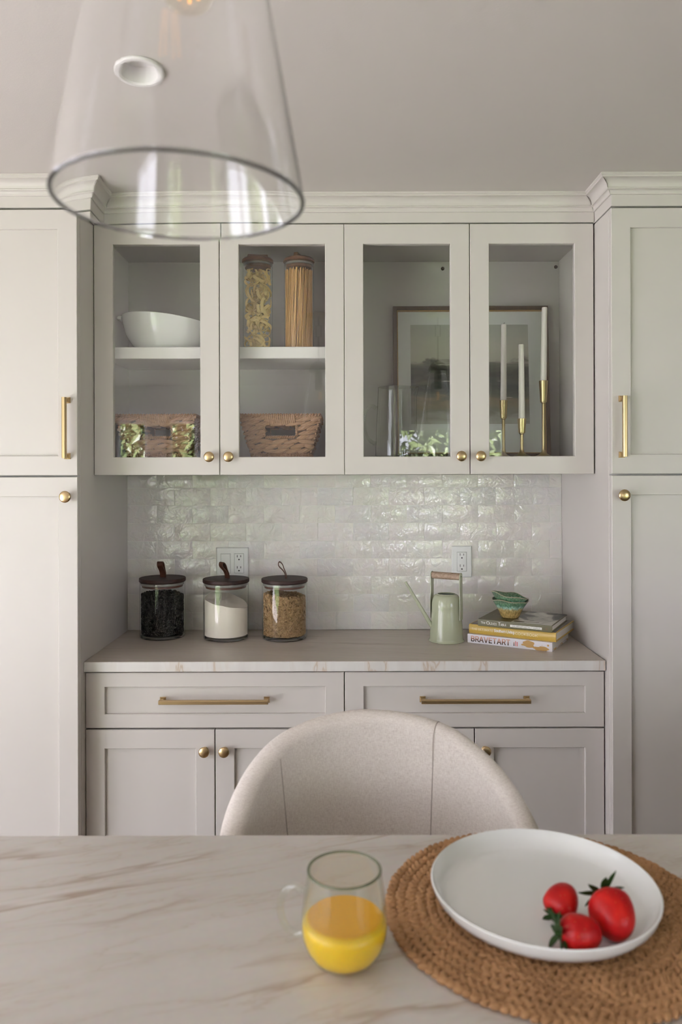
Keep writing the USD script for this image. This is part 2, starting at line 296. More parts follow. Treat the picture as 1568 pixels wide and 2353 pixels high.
# ------------------------------------------------------------------ the room
CEIL, YW, YU, YC, YB, YT, HW = 2.309, 2.670, 2.309, 2.216, 2.228, 2.165, .766
XL, XR, YR = -2.45, 5.2, -2.6          # left, right and rear walls
struct('floor', pbox(XL - .15, XR + .15, YR - .15, YW + .2, -.06, 0), floor_mat)
RL = (-.437, 1.598)
cp = sbox(XL - .15, YR - .15, XR + .15, YW + .2).difference(Point(*RL).buffer(.050, 32))
struct('ceiling', mov(trimesh.creation.extrude_polygon(cp, .12, engine='earcut'), (0, 0, CEIL)), ceil_paint)
wb = thing('wall_back', None, None, kind='structure')
obj('plaster', pbox(XL - .15, XR + .15, YW + .008, YW + .15, 0, CEIL - .001), wall_paint, wb)
obj('grout_bed', pbox(-.7636, HW + .0008, YW - .0036, YW + .0078, .9155, 1.458), grout, wb)
TW, TH, J = .1257, .0625, .0014
def tile_mesh(x0, x1, z0, z1):
    w, h = x1 - x0, z1 - z0
    nx, nz = max(2, int(w / .016)), 4
    gx, gz = np.linspace(0, 1, nx), np.linspace(0, 1, nz)
    ex = np.minimum(gx, 1 - gx)[:, None] * w; ez = np.minimum(gz, 1 - gz)[None] * h
    tilt = rng.normal(0, .004, 2)
    Y = YW - .0062 + np.where(np.minimum(ex, ez) < 1e-6, .0016, 0) + rng.normal(0, .00016, (nx, nz)) + tilt[0] * (gx[:, None] - .5) * w + tilt[1] * (gz[None] - .5) * h
    jx = rng.normal(0, .0003, (nx, nz)); jz = rng.normal(0, .0003, (nx, nz))
    X = np.repeat((x0 + gx * w)[:, None], nz, 1) + jx; Z = np.repeat((z0 + gz * h)[None], nx, 0) + jz
    top = np.stack([X, Y, Z], -1).reshape(-1, 3); idx = np.arange(nx * nz).reshape(nx, nz); F = []
    for i in range(nx - 1):
        for k in range(nz - 1):
            a, b, c, d = idx[i, k], idx[i + 1, k], idx[i + 1, k + 1], idx[i, k + 1]; F += [(a, b, c), (a, c, d)]
    ring = list(idx[:, 0]) + list(idx[-1, 1:]) + list(idx[-2::-1, -1]) + list(idx[0, -2:0:-1])
    back = top[ring].copy(); back[:, 1] = YW - .0038; n0 = len(top)
    for q in range(len(ring)):
        r = (q + 1) % len(ring); F += [(ring[q], n0 + q, n0 + r), (ring[q], n0 + r, ring[r])]
    V = np.vstack([top, back]); return trimesh.Trimesh(V, np.array(F), process=False)
OUTS = [(-.393, 1.150, .1135), (.4128, 1.1535, .0706)]
for row in range(9):
    z0 = .9152 + row * TH; z1 = z0 + TH - J
    if row == 8: z1 = 1.4585
    xs = -.6598 + (TW / 2 if row % 2 else 0)
    edges = [-.7634] + [x + rng.normal(0, .0007) for x in np.arange(xs, HW - .006, TW)] + [HW - .0004]
    edges = [e for i, e in enumerate(edges) if i == 0 or e - edges[i - 1] > .012]
    for a, b in zip(edges, edges[1:]):
        m = tile_mesh(a + J / 2, b - J / 2, z0 + rng.normal(0, .0002), z1)
        obj('tile', m, tile_glaze, wb, smooth=40)
# rear wall with three openings, left wall with the sliding door
REAR = [(-2.20, -1.88, .10, 1.985), (-1.70, -1.40, .10, 1.985), (.50, 1.56, .80, 1.915), (2.45, 4.90, .20, 2.05)]
struct('wall_rear', with_holes(XL - .15, XR + .15, 0, CEIL - .001, REAR, YR - .14, YR), wall_paint)
struct('wall_right', pbox(XR, XR + .14, YR + .001, YW + .007, 0, CEIL - .001), wall_paint)
LEFT = (-2.4, 1.55, .06, 2.06)
lw = with_holes(YR + .001, YW + .007, 0, CEIL - .001, [LEFT], 0, .14); v = lw.vertices
struct('wall_left', trimesh.Trimesh(np.c_[XL - .14 + v[:, 1], v[:, 0], v[:, 2]], lw.faces[:, ::-1], process=False), wall_paint)
win_frame = plain('window_frame_paint', (.75, .74, .72), .4)
for i, (x0, x1, z0, z1) in enumerate(REAR):
    t = thing('window_%d' % (i + 1), None, None, kind='structure')
    obj('window_frame', frame(x0 + .002, x1 - .002, z0 + .002, z1 - .002, .035, .035, .04, .035, YR - .10, YR - .04), win_frame, t)
    if x1 - x0 > .6: obj('mullion', rbox((x0 + x1) / 2 - .02, (x0 + x1) / 2 + .02, YR - .095, YR - .045, z0 + .044, z1 - .039), win_frame, t)
    obj('pane', (np.array([[x0 + .03, YR - .072, z0 + .035], [x1 - .03, YR - .072, z0 + .035], [x1 - .03, YR - .072, z1 - .03], [x0 + .03, YR - .072, z1 - .03]]), np.array([[0, 1, 2], [0, 2, 3]])), window_glass, t)
    obj('sill', rbox(x0 - .03, x1 + .03, YR + .001, YR + .04, z0 - .03, z0 - .002, .003), win_frame, t)
def on_left(m):
    v = np.array(m.vertices); return trimesh.Trimesh(np.c_[XL - v[:, 1], v[:, 0], v[:, 2]], m.faces, process=False)
t = thing('window_5', None, None, kind='structure')
y0, y1, z0, z1 = LEFT
obj('window_frame', on_left(frame(y0 + .002, y1 - .002, z0 + .002, z1 - .002, .05, .05, .06, .05, .03, .11)), win_frame, t)
for k in (1, 2):
    yy = y0 + (y1 - y0) * k / 3
    obj('mullion', on_left(rbox(yy - .035, yy + .035, .035, .105, z0 + .065, z1 - .055)), win_frame, t)

obj('pane', trimesh.Trimesh([[XL - .07, y0 + .04, z0 + .05], [XL - .07, y1 - .04, z0 + .05], [XL - .07, y1 - .04, z1 - .04], [XL - .07, y0 + .04, z1 - .04]], [[0, 1, 2], [0, 2, 3]], process=False), window_glass, t)
# crown moulding and friezes
tr = thing('trim_1', None, None, kind='structure')
prof = [(0, 2.2590), (.0035, 2.2592)]
prof += [(.0045 + .0075 * (1 - math.cos(a)), 2.2605 + .0105 * math.sin(a)) for a in np.linspace(0, PI / 2, 6)]
prof += [(.0145, 2.2715), (.0155, 2.2735), (.0145, 2.2755), (.0130, 2.2760)]
prof += [(.0135 + .0215 * (1 - math.cos(a)), 2.2765 + .0205 * math.sin(a)) for a in np.linspace(.12, PI / 2, 9)]
prof += [(.0365, 2.2975), (.0365, 2.3010), (.0380, 2.3020), (.0408, 2.3035), (.0408, 2.3086), (0, 2.3086)]
def run(pa, pb):
    return loops([[pa(u, z) for u, z in prof], [pb(u, z) for u, z in prof]], cap0=True, cap1=True)
HL = .7625                       # the left pantry stands a little nearer the middle
A = lambda u, z: (-1.50, YT - u, z); B = lambda u, z: (-HL + u, YT - u, z); C = lambda u, z: (-HL + u, YU - u, z)
D_ = lambda u, z: (HW - u, YU - u, z); E = lambda u, z: (HW - u, YT - u, z); G = lambda u, z: (1.50, YT - u, z)
for a, b in ((A, B), (B, C), (C, D_), (D_, E), (E, G)): obj('crown_moulding', run(a, b), paint, tr, smooth=25)
FZ0 = 2.2285
tf = thing('trim_2', None, None, kind='structure')
obj('frieze_board', rbox(-HL + .0005, HW - .0005, YU + .0005, YU + .02, FZ0, 2.3085, .0008), paint, tf)
for s in (-1, 1):
    a, b = sorted((s * ((HL if s < 0 else HW) + .0005), s * 1.50)); obj('frieze_board', rbox(a, b, YT + .0005, YW + .005, FZ0 - .0015, 2.3085, .0008), paint, tf)
for s, nm in ((-1, 'left'), (1, 'right')): struct('baseboard_' + nm, rbox(*sorted((s * 1.52, (XL if s < 0 else XR) - s * .001)), YW - .008, YW + .007, .001, .12, .003), win_frame)

# recessed ceiling light
t = thing('recessed_light', 'white recessed ceiling downlight seen through the glass pendant shade', 'ceiling light', (RL[0], RL[1], CEIL))
obj('trim_ring', lathe([(.0495, -.0005), (.060, -.0005), (.061, -.003), (.058, -.0062), (.050, -.0065), (.0465, -.003), (.0445, .03), (.0455, .03), (.0475, .0)], 48, True), plain('downlight_trim', (.78, .76, .74), .4), t, smooth=30)
obj('lens', mov(trimesh.creation.cylinder(.0445, .003, sections=40), (0, 0, .031)), plain('downlight_lens', (.72, .70, .68), .5), t)

# ------------------------------------------------------------------ cabinets
def shaker(parent, off, name, x0, x1, z0, z1, yf, stile=.056, top=.056, bot=.056, thick=.021, rec=.010):
    d = obj(name, frame(x0, x1, z0, z1, stile, stile, bot, top, yf, yf + thick), paint, parent, off=off)
    obj('panel', rbox(x0 + stile - .004, x1 - stile + .004, yf + rec, yf + thick - .003, z0 + bot - .004, z1 - top + .004, .0005), paint, d, off=off)
    return d
def knob(parent, off, x, yf, z, r=.0158):
    p = [(0, 0), (.0092, 0), (.0095, .0022), (.0062, .0045), (.0055, .012), (.0075, .016), (r * .94, .0185), (r, .0215)]
    p += [(r * math.cos(a), .0215 + .0062 * math.sin(a)) for a in np.linspace(.12, PI / 2 - .001, 9)] + [(0, .0277)]
    m = rotm(lathe(p, 36), PI / 2, (1, 0, 0)); obj('knob', mov(m, (x, yf - .0002, z)), brass, parent, smooth=40, off=off, label='round brass knob')
def pull(parent, off, x, yf, z, length, vertical):
    """Squared bar on two square posts with stepped feet; length between the posts' centres."""
    h = length / 2; ms = []
    for s in (-1, 1):
        def pyr(a, b, c0, c1): return trimesh.convex.convex_hull(np.array([(s * h + i * a, c0, j * a) for i in (-1, 1) for j in (-1, 1)] + [(s * h + i * b, c1, j * b) for i in (-1, 1) for j in (-1, 1)]))
        ms += [pyr(.0088, .0084, 0, -.0035), pyr(.0078, .0058, -.0034, -.0075), rbox(s * h - .0052, s * h + .0052, -.026, -.007, -.0052, .0052, .0008)]
    prof = [(-.0058, -.020), (-.0066, -.024), (-.0058, -.0300), (-.0035, -.0322), (.0035, -.0322), (.0058, -.0300), (.0066, -.024), (.0058, -.020)]
    ms.append(loops([[(q, y, w) for w, y in prof] for q in (-h - .0062, h + .0062)], cap0=True, cap1=True))
    m = cat(ms)
    if vertical: m = rotm(m, PI / 2, (0, 1, 0))
    obj('handle', mov(m, (x, yf - .0002, z)), brass, parent, off=off, label='squared brass bar handle')

# tall pantry cabinets left and right of the niche
for s, side in ((-1, 'left'), (1, 'right')):
    off = (s * 1.07, YT + .26, 0)
    t = thing('tall_cabinet', 'tall %s pantry cabinet with shaker doors, %s side of the niche' % (('pale brightly lit' if s < 0 else 'greyer shaded'), side), 'cabinet', off)
    hw_ = HL if s < 0 else HW
    a, b = sorted((s * (hw_ + .0015), s * 1.475))
    obj('body', rbox(a, b, YT + .0285, YW + .005, .10, FZ0 - .004, .0015), paint, t, off=off)
    obj('plinth', rbox(a + .002, b - .002, YT + .08, YW + .004, 0, .0995), paint, t, off=off)
    a, b = sorted((s * hw_, s * 1.372)); hx = s * (hw_ + .0285)
    d = shaker(t, off, 'door', a, b, 1.4610, 2.2215, YT, rec=.009, thick=.022); pull(d, off, hx, YT, 1.5955, .160, True)
    d = shaker(t, off, 'door', a, b, .105, 1.4560, YT, rec=.009, thick=.022); knob(d, off, hx, YT, 1.4000, .0168)
    obj('filler', rbox(*sorted((s * 1.3735, s * 1.475)), YT + .002, YT + .028, .105, 2.2215), paint, t, off=off)

# upper wall cabinets with glass doors
CX = .0012; UZ0, UZ1 = 1.4605, 2.2245; UFL, UTOP, UBK = 1.516, 2.196, 2.620
edge = [-.7620, -.3790, CX + .0012, .3850, .7642]
def upper(i0, label):
    x0, x1 = edge[i0], edge[i0 + 2]
    off = ((x0 + x1) / 2, (YU + UBK) / 2, UZ0)
    t = thing('wall_cabinet', label, 'cabinet', off)
    yb0 = YU + .0235; th = .017
    obj('side_panel', rbox(x0, x0 + th, yb0, YW - .001, UZ0, UZ1 - .001, .001), paint, t, off=off)
    obj('side_panel', rbox(x1 - th, x1 - .0004, yb0, YW - .001, UZ0, UZ1 - .001, .001), paint, t, off=off)
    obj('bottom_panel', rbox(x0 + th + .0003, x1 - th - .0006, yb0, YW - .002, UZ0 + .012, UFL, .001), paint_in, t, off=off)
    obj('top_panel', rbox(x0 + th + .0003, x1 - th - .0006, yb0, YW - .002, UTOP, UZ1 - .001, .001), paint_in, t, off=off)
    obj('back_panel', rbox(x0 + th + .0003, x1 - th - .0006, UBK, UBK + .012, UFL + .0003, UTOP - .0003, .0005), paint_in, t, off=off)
    xm = edge[i0 + 1]
    for k, (a, b) in enumerate(((x0 + .0002, xm - .0012), (xm + .0012, x1 - .0012))):
        d = obj('door', frame(a, b, UZ0, UZ1, .0578, .0578, .0545, .0605, YU, YU + .021), paint, t, off=off)
        obj('glass_pane', trimesh.Trimesh([[a + .0545, YU + .0115, UZ0 + .051], [b - .0545, YU + .0115, UZ0 + .051], [b - .0545, YU + .0115, UZ1 - .057], [a + .0545, YU + .0115, UZ1 - .057]], [[0, 1, 2], [0, 2, 3]], process=False), cab_glass, d, off=off)
        knob(d, off, (b - .0282) if k == 0 else (a + .0282), YU, 1.5155)
    return t, off, x0 + th, x1 - th
t, off, a, b = upper(0, 'left glass-fronted wall cabinet holding pasta jars, bowl and baskets')
SHELF = 1.860
obj('shelf', rbox(a + .001, b - .001, 2.362, UBK - .003, SHELF - .0365, SHELF, .0015), white_shelf, t, off=off, label='thick white shelf')
t, off, a, b = upper(2, 'right glass-fronted wall cabinet holding framed print, pitcher and candlesticks')
for px, py in ((1019, 618), (1279, 615)):
    p = at(px, py, UBK); obj('screw_cap', mov(rotm(lathe([(0, 0), (.006, 0), (.006, .002), (.004, .004), (0, .0045)], 20), PI / 2, (1, 0, 0)), p), bronze, t, off=off, label='small dark screw cap on the back panel')
for z in (1.586, 1.855):
    obj('hinge', rbox(b - .012, b - .0004, YU + .024, YU + .058, z - .016, z + .016, .002), steel_dark, t, off=off, label='dark door hinge')

# base cabinets
bx = [-.7636, -.0005, .7650]
for i, label in enumerate(('left base cabinet with wide drawer above two shaker doors', 'right base cabinet with wide drawer, partly behind the upholstered stool')):
    x0, x1 = bx[i], bx[i + 1]; off = ((x0 + x1) / 2, YB + .22, 0)
    t = thing('base_cabinet', label, 'cabinet', off)
    obj('body', rbox(x0 + .0008, x1 - .0008, YB + .0235, YW + .004, .10, .8842, .001), paint, t, off=off)
    obj('plinth', rbox(x0 + .002, x1 - .002, YB + .08, YW, 0, .0995), paint, t, off=off)
    d = shaker(t, off, 'drawer', x0 + .0012, x1 - .0012, .7165, .8795, YB, top=.0425, bot=.041)
    pull(d, off, (x0 + x1) / 2, YB, .7995, .3055, False)
    xm = (x0 + x1) / 2
    for k, (a, b) in enumerate(((x0 + .0012, xm - .0015), (xm + .0015, x1 - .0012))):
        d = shaker(t, off, 'door', a, b, .105, .7115, YB)
        knob(d, off, (b - .0275) if k == 0 else (a + .0275), YB, .6520)
off = (0, YC + .22, .884)
t = thing('worktop', 'grey-brown veined quartzite worktop running across the niche', 'countertop', off)
obj('slab', rbox(-.7636, .7645, YC + .0015, YW + .001, .8846, .9142, .0012), worktop_stone, t, off=off)
obj('front_edge', rbox(-.7636, .7645, YC, YC + .0014, .8848, .9136, .0005), worktop_edge, t, off=off, label='pale front edge of the worktop')

# ------------------------------------------------------------------ outlets on the tiles
def receptacle(t, x, z):
    f = obj('receptacle', rbox(x - .0162, x + .0162, -.0082, -.0030, z - .0335, z + .0335, .001), outlet_white, t)
    for dz in (.0195, -.0195):
        for dx, h in ((-.0062, .0042), (.0062, .0036)): obj('slot', pbox(x + dx - .0009, x + dx + .0009, -.0085, -.0075, z + dz + .0055 - h, z + dz + .0055 + h), slot_dark, f)
        obj('ground_hole', mov(rotm(trimesh.creation.cylinder(.0024, .001, sections=16), PI / 2, (1, 0, 0)), (x, -.0081, z + dz - .0062)), slot_dark, f)
for i, (x, z, w) in enumerate(OUTS):
    t = thing('wall_outlet', ('double wall plate with rocker switch and outlet, behind the flour canister', 'single white wall outlet above the watering can')[i], 'outlet', (x, YW - .0062, z))
    h = .1105
    m = trimesh.convex.convex_hull(np.array([(a * w / 2, 0, b * h / 2) for a in (-1, 1) for b in (-1, 1)] + [(a * (w / 2), -.003, b * h / 2) for a in (-1, 1) for b in (-1, 1)] + [(a * (w / 2 - .003), -.0062, b * (h / 2 - .003)) for a in (-1, 1) for b in (-1, 1)]))
    obj('plate', m, outlet_white, t)
    cols = [.0235, -.0235] if i == 0 else [0]
    receptacle(t, cols[0], 0)
    for c in cols:
        obj('screw', mov(rotm(trimesh.creation.cylinder(.0028, .0012, sections=16), PI / 2, (1, 0, 0)), (c, -.0065, .0475)), outlet_white, t)
        obj('plate_groove', frame(c - .0175, c + .0175, -.0347, .0347, .0011, .0011, .0011, .0011, -.0064, -.0050, .0001), plain('groove_%d_%d' % (i, int(c > 0)), (.42, .42, .40), .6), t)
    if i == 0:
        m = trimesh.convex.convex_hull(np.array([(-.0235 + a * .0155, y, zz) for a in (-1, 1) for zz, y in ((.0325, -.0102), (0, -.0068), (-.0325, -.0075), (.0325, -.004), (-.0325, -.004))]))
        obj('rocker_switch', m, outlet_white, t)

# ------------------------------------------------------------------ canisters on the worktop
ZC = .9144
def canister(x, y, ang, label, tip):
    t = thing('canister', label, 'canister', (x, y, ZC))
    R, H = .0755, .186
    p = [(0, 0), (R - .006, 0), (R - .0015, .002), (R, .006), (R, H - .001), (R - .0012, H), (0, H + .0003)]
    obj('glass_jar', lathe(p, 72), jar_glass, t, smooth=35, label='clear glass cylinder')
    obj('glass_base', lathe([(0, .0012), (R - .008, .0012), (R - .0035, .003), (R - .0025, .0065), (R - .006, .0115), (0, .0118)], 72), clear_glass, t, smooth=35)
    l = obj('lid', lathe([(0, H + .002), (R + .001, H + .002), (R + .0018, H + .0032), (R + .0018, H + .012), (R + .0006, H + .0136), (0, H + .0138)], 72), lid_wood, t, smooth=30, label='dark stained wooden lid')
    obj('lid_plug', lathe([(0, H - .0165), (R - .0085, H - .0165), (R - .0078, H - .0155), (R - .0078, H - .0102), (R - .0100, H - .0098), (R - .0100, H + .0016), (0, H + .0016)], 72), plug_mat, l, smooth=30)
    obj('gasket', lathe([(R - .0098, H - .0094), (R - .0040, H - .0088), (R - .0034, H - .0045), (R - .0040, H - .0010), (R - .0098, H - .0005)], 72, True), gasket_mat, l, smooth=30)
    # leather loop: rises from the lid's middle, leans and closes on itself
    z0 = H + .0137; q = []
    L = spline([(.0035, 0, z0), (.002, 0, z0 + .013), (-.010, 0, z0 + .031), (-.0205, 0, z0 + .048), (-.0175, 0, z0 + .0545), (-.0105, 0, z0 + .051), (-.002, 0, z0 + .033), (.0055, 0, z0 + .013), (.0065, 0, z0)], 40)
    L[:, 0] *= tip
    m = ribbon(L, (0, 1, 0), .0205, .0026)
    obj('strap', rotm(m, math.radians(ang), (0, 0, 1)), leather, l, smooth=50, label='brown leather loop')
    return x, y
def bean_shapes(kind):
    s = trimesh.creation.icosphere(0) if kind == 'bean' else None
    if kind == 'bean':
        v = s.vertices * (.0052, .0036, .0026); return trimesh.Trimesh(v, s.faces, process=False)
    a = np.linspace(0, 2 * PI, 7, endpoint=False)
    return lathe([(0, -.10), (1.0, 0), (0, .10)], 7)
def scatter_cyl(piece, R, z0, top, n_side, n_top, seed, scale, lie=.35):
    g = np.random.default_rng(seed); V0, F0 = np.array(piece.vertices), np.array(piece.faces); V, F = [], []; k = 0
    for i in range(n_side + n_top):
        if i < n_side:
            a = g.uniform(0, 2 * PI); z = z0 + .002 + (top(R * math.cos(a), R * math.sin(a)) - z0 - .001) * g.random(); r = R - g.uniform(.001, .004)
            c = np.array([r * math.cos(a), r * math.sin(a), z]); nrm = np.array([math.cos(a), math.sin(a), 0])
        else:
            a, r = g.uniform(0, 2 * PI), (R - .004) * math.sqrt(g.random()); c = np.array([r * math.cos(a), r * math.sin(a), 0]); c[2] = top(c[0], c[1]) + g.uniform(-.002, .0015); nrm = np.array([0, 0, 1.0])
        nrm = nrm + g.normal(0, lie, 3); nrm /= np.linalg.norm(nrm); u = np.cross(nrm, g.normal(size=3)); u /= np.linalg.norm(u); w = np.cross(nrm, u)
        s = scale * g.uniform(.75, 1.2)
        P = (V0 * s) @ np.array([u, w, nrm]) + c
        rr = np.hypot(P[:, 0], P[:, 1]); q = np.minimum(1, (R + .0008) / np.maximum(rr, 1e-9)); P[:, :2] *= q[:, None]; P[:, 2] = np.maximum(P[:, 2], z0)
        V.append(P); F.append(F0 + k); k += len(V0)
    return np.vstack(V), np.vstack(F)
def fill_core(R, z0, top, n=48, rings=10):
    a = np.linspace(0, 2 * PI, n, endpoint=False); L = [[(0, 0, z0)] * n, np.c_[R * np.cos(a), R * np.sin(a), np.full(n, z0)]]
    for r in np.linspace(R, .0005, rings):
        x, y = r * np.cos(a), r * np.sin(a); L.append(np.c_[x, y, [top(p, q) for p, q in zip(x, y)]])
    m = loops(L, cap1=True); m.merge_vertices(); m.update_faces(m.nondegenerate_faces())
    if m.volume < 0: m.invert()
    return m
x, y = canister(-.6155, 2.5620, 78, 'glass canister of dark coffee beans with wooden lid', 1.0)
bump = lambda s, amp, f: (lambda px, py: amp * (meshkit.noise(np.array([px * f + 9, py * f + 9, s])) - .5))
bt = lambda px, py, b=bump(3.3, .012, 30): .143 - .06 * px + float(b(px, py))
core = fill_core(.0672, .0132, lambda px, py: bt(px, py) - .004)
V, F = scatter_cyl(bean_shapes('bean'), .0704, .0132, bt, 3400, 600, 11, .78)
m = cat([core, trimesh.Trimesh(V, F, process=False)]); obj('coffee_beans', mov(m, (x, y, ZC)), bean_mat, label='dark roasted coffee beans filling the first canister', category='coffee beans', kind='stuff', smooth=True)
x, y = canister(-.3966, 2.5370, 42, 'glass canister of white flour with wooden lid', 1.0)
ft = lambda px, py, b=bump(5.1, .010, 22): .128 - .16 * px + .14 * py + float(b(px, py)) - .010 * max(0, px / .07)
obj('flour', mov(fill_core(.0706, .0132, ft, 72, 24), (x, y, ZC)), flour_mat, smooth=45, label='heaped white flour inside the middle canister', category='flour', kind='stuff')
x, y = canister(-.2005, 2.5370, 5, 'glass canister of rolled oats with wooden lid', 1.0)
ot = lambda px, py, b=bump(7.7, .010, 28): .144 - .09 * px + float(b(px, py))
core = fill_core(.0655, .0132, lambda px, py: ot(px, py) - .004)
V, F = scatter_cyl(bean_shapes('oat'), .0704, .0132, ot, 7600, 1300, 12, .0039, .7)
V2 = np.array(V); m = trimesh.Trimesh(V2, F, process=False)
obj('rolled_oats', mov(cat([core, m]), (x, y, ZC)), oat_mat, label='rolled oats filling the third canister', category='oats', kind='stuff')

# ------------------------------------------------------------------ watering can
t = thing('watering_can', 'sage green metal watering can with wooden handle', 'watering can', (.3350, 2.4870, ZC))
p = [(.0535, .002), (.0575, .0), (.0588, .0012), (.0582, .0030), (.0562, .0050), (.0550, .010), (.0515, .060), (.0480, .098)]
p += [(.0330 + .0148 * math.cos(a), .112 + .040 * math.sin(a)) for a in np.linspace(.0, PI / 2, 12)]
p += [(.0300, .1528), (.0290, .1542), (.0282, .1530), (.0290, .1505), (.0325, .1495), (.0440, .113), (.0470, .095), (.0525, .012), (0, .008), (0, .002)]
obj('body', lathe([(0, .002)] + p, 72), can_green, t, smooth=35)
obj('water_opening', lathe([(0, .148), (.0278, .148), (.0284, .1515), (.0272, .1515), (.0268, .1492), (0, .1492)], 40), can_inside, t, smooth=30, label='dark round opening')
sp = bez((-.050, -.008, .050), (-.092, -.012, .122), (-.1345, -.018, .194), n=14)
obj('spout', cat([tube(sp, np.linspace(.0072, .0042, 14), 14), tube([sp[-1] + (.0003, 0, -.0005), sp[-1] + (-.0008, 0, .0016)], [.0052, .0054], 14)]), can_green, t, smooth=40)
ang = -30.0; w = .0505; zt = .2135
for s in (-1, 1):
    P = [(s * .0515, 0, .072), (s * .0520, 0, .110), (s * (w + .0005), 0, .150), (s * w, 0, .200), (s * w, 0, zt + .001)]
    m = ribbon(spline(P, 30), (0, 1, 0), .0245, .0016)
    cap = rotm(trimesh.creation.cylinder(.01225, .0016, sections=32), PI / 2, (0, 1, 0)); cap = mov(cap, (s * w, 0, zt))
    obj('handle_strap', rotm(cat([m, cap]), math.radians(ang), (0, 0, 1)), can_green, t, smooth=40)
    rv = mov(rotm(lathe([(0, 0), (.0028, 0), (.0022, .0012), (0, .0016)], 14), s * PI / 2, (0, 1, 0)), (s * (w + .0008), 0, zt)); obj('rivet', rotm(rv, math.radians(ang), (0, 0, 1)), can_inside, t, smooth=40)
g = rotm(lathe([(0, -.0492), (.0110, -.0492), (.0116, -.0486), (.0116, .0486), (.0110, .0492), (0, .0492)], 32), PI / 2, (0, 1, 0))
obj('wooden_grip', rotm(mov(g, (0, 0, zt - .001)), math.radians(ang), (0, 0, 1)), grip_wood, t, smooth=30, label='round wooden grip')

# ------------------------------------------------------------------ cookbooks
page_mat = bumpy('book_pages', (.76, .74, .70), .8, 1.0, .5, .0006, stretch=(8, 8, 2200))
def book(label, loc, rot, L, Dp, T, cover, round_spine=False):
    t = thing('cookbook', label, 'book', loc, rot, group='cookbooks on the worktop')
    b = .0026
    if round_spine: sp = [(0.0005, 0), (-.003, T * .25), (-.0038, T * .5), (-.003, T * .75), (0.0005, T)]
    else: sp = [(0, 0), (-.0006, .002), (-.0006, T - .002), (0, T)]
    prof = sp + [(Dp, T), (Dp, T - b), (.004, T - b), (.004, b), (Dp, b), (Dp, 0)]
    P = Polygon(prof); m = trimesh.creation.extrude_polygon(P, L, engine='earcut'); v = m.vertices
    m = trimesh.Trimesh(np.c_[v[:, 2], v[:, 0], v[:, 1]], m.faces, process=False)
    obj('cover', m, cover, t, smooth=20)
    obj('page_block', rbox(.0035, L - .0035, .0045, Dp - .004, b + .0002, T - b - .0002, .0003), page_mat, t, label='cream page edges')
    return t
def front(y): return -.0009 if y is None else y
cov1 = mat('lavender_white_cover', {'tc': ('texture_coordinate', {}), 'n': ('noise_texture', {'scale': 24, 'detail': 4}), 'sx': ('separate_xyz', {}),
    'r': ('rgb_ramp', {'ramp': [(.50, (.72, .68, .70)), (.52, (.62, .36, .12)), (.60, (.55, .30, .10)), (.62, (.74, .72, .70))], 'interpolate': True}), 'c': ('map_range', {'from_min': .185, 'from_max': .200, 'clamp': True}),
    'n2': ('noise_texture', {'scale': 5, 'detail': 2}), 'r2': ('rgb_ramp', {'ramp': [(.35, (.66, .62, .68)), (.65, (.74, .71, .72))]}), 'm': ('mix', {}), 'p': ('principled_bsdf', {'roughness': .35})},
    [('tc.object', 'n.vector'), ('tc.object', 'n2.vector'), ('tc.object', 'sx.vector'), ('sx.x', 'c.value'), ('n.fac', 'r.fac'), ('n2.fac', 'r2.fac'), ('c.result', 'm.fac'), ('r2.color', 'm.color1'), ('r.color', 'm.color2'), ('m.color', 'p.base_color')])
cov2 = plain('yellow_cover', (.60, .40, .085), .35)
cov2b = bumpy('dark_photo_cover', (.10, .085, .08), .35, 20, 0, .001, col2=(.26, .235, .22))
cov3 = plain('olive_cover', (.115, .100, .042), .4)
copper = mat('copper_print', {'tc': ('texture_coordinate', {}), 'sx': ('separate_xyz', {}), 'c': ('map_range', {'from_min': .006, 'from_max': .023, 'clamp': True}),
    'r': ('rgb_ramp', {'ramp': [(0, (.03, .016, .012)), (.35, (.16, .075, .05)), (.7, (.62, .30, .21)), (1, (.70, .42, .34))]}), 'p': ('principled_bsdf', {'roughness': .3})},
    [('tc.object', 'sx.vector'), ('sx.z', 'c.value'), ('c.result', 'r.fac'), ('r.color', 'p.base_color')])
print_white = plain('white_print', (.82, .80, .74), .5); print_cream = plain('cream_print', (.80, .70, .45), .5); print_red = plain('red_print', (.62, .16, .15), .5); print_dark = plain('olive_print', (.09, .08, .035), .5)
gold_patch = plain('gold_patch_print', (.50, .29, .085), .45); print_brown = plain('brown_print', (.16, .10, .04), .5)
def fit(m, length, h):
    b = m.bounds; v = m.vertices - b[0]; v = v * (length / (b[1][0] - b[0][0]), 1, h / (b[1][2] - b[0][2])); return trimesh.Trimesh(v, m.faces, process=False)
def put(t, s, x, z, length, h, matl, y=-.0011, bold=False, name='spine_lettering'):
    obj(name, mov(fit(text3(s, .02, .0005, bold), length, h), (x, y, z)), matl, t)
b1 = book('white cookbook with copper spine lettering at the bottom of the book stack', (.4000, 2.4600, ZC), -29.8, .274, .222, .0280, cov1)
put(b1, 'BRAVETART', .012, .0048, .130, .0190, copper, bold=True)
for k, h in enumerate((.0150, .0190, .0170)): obj('spine_mark', pbox(.153 + k * .0052, .1555 + k * .0052, -.0010, -.0004, .0055, .0055 + h * .8), print_red if k else copper, b1)
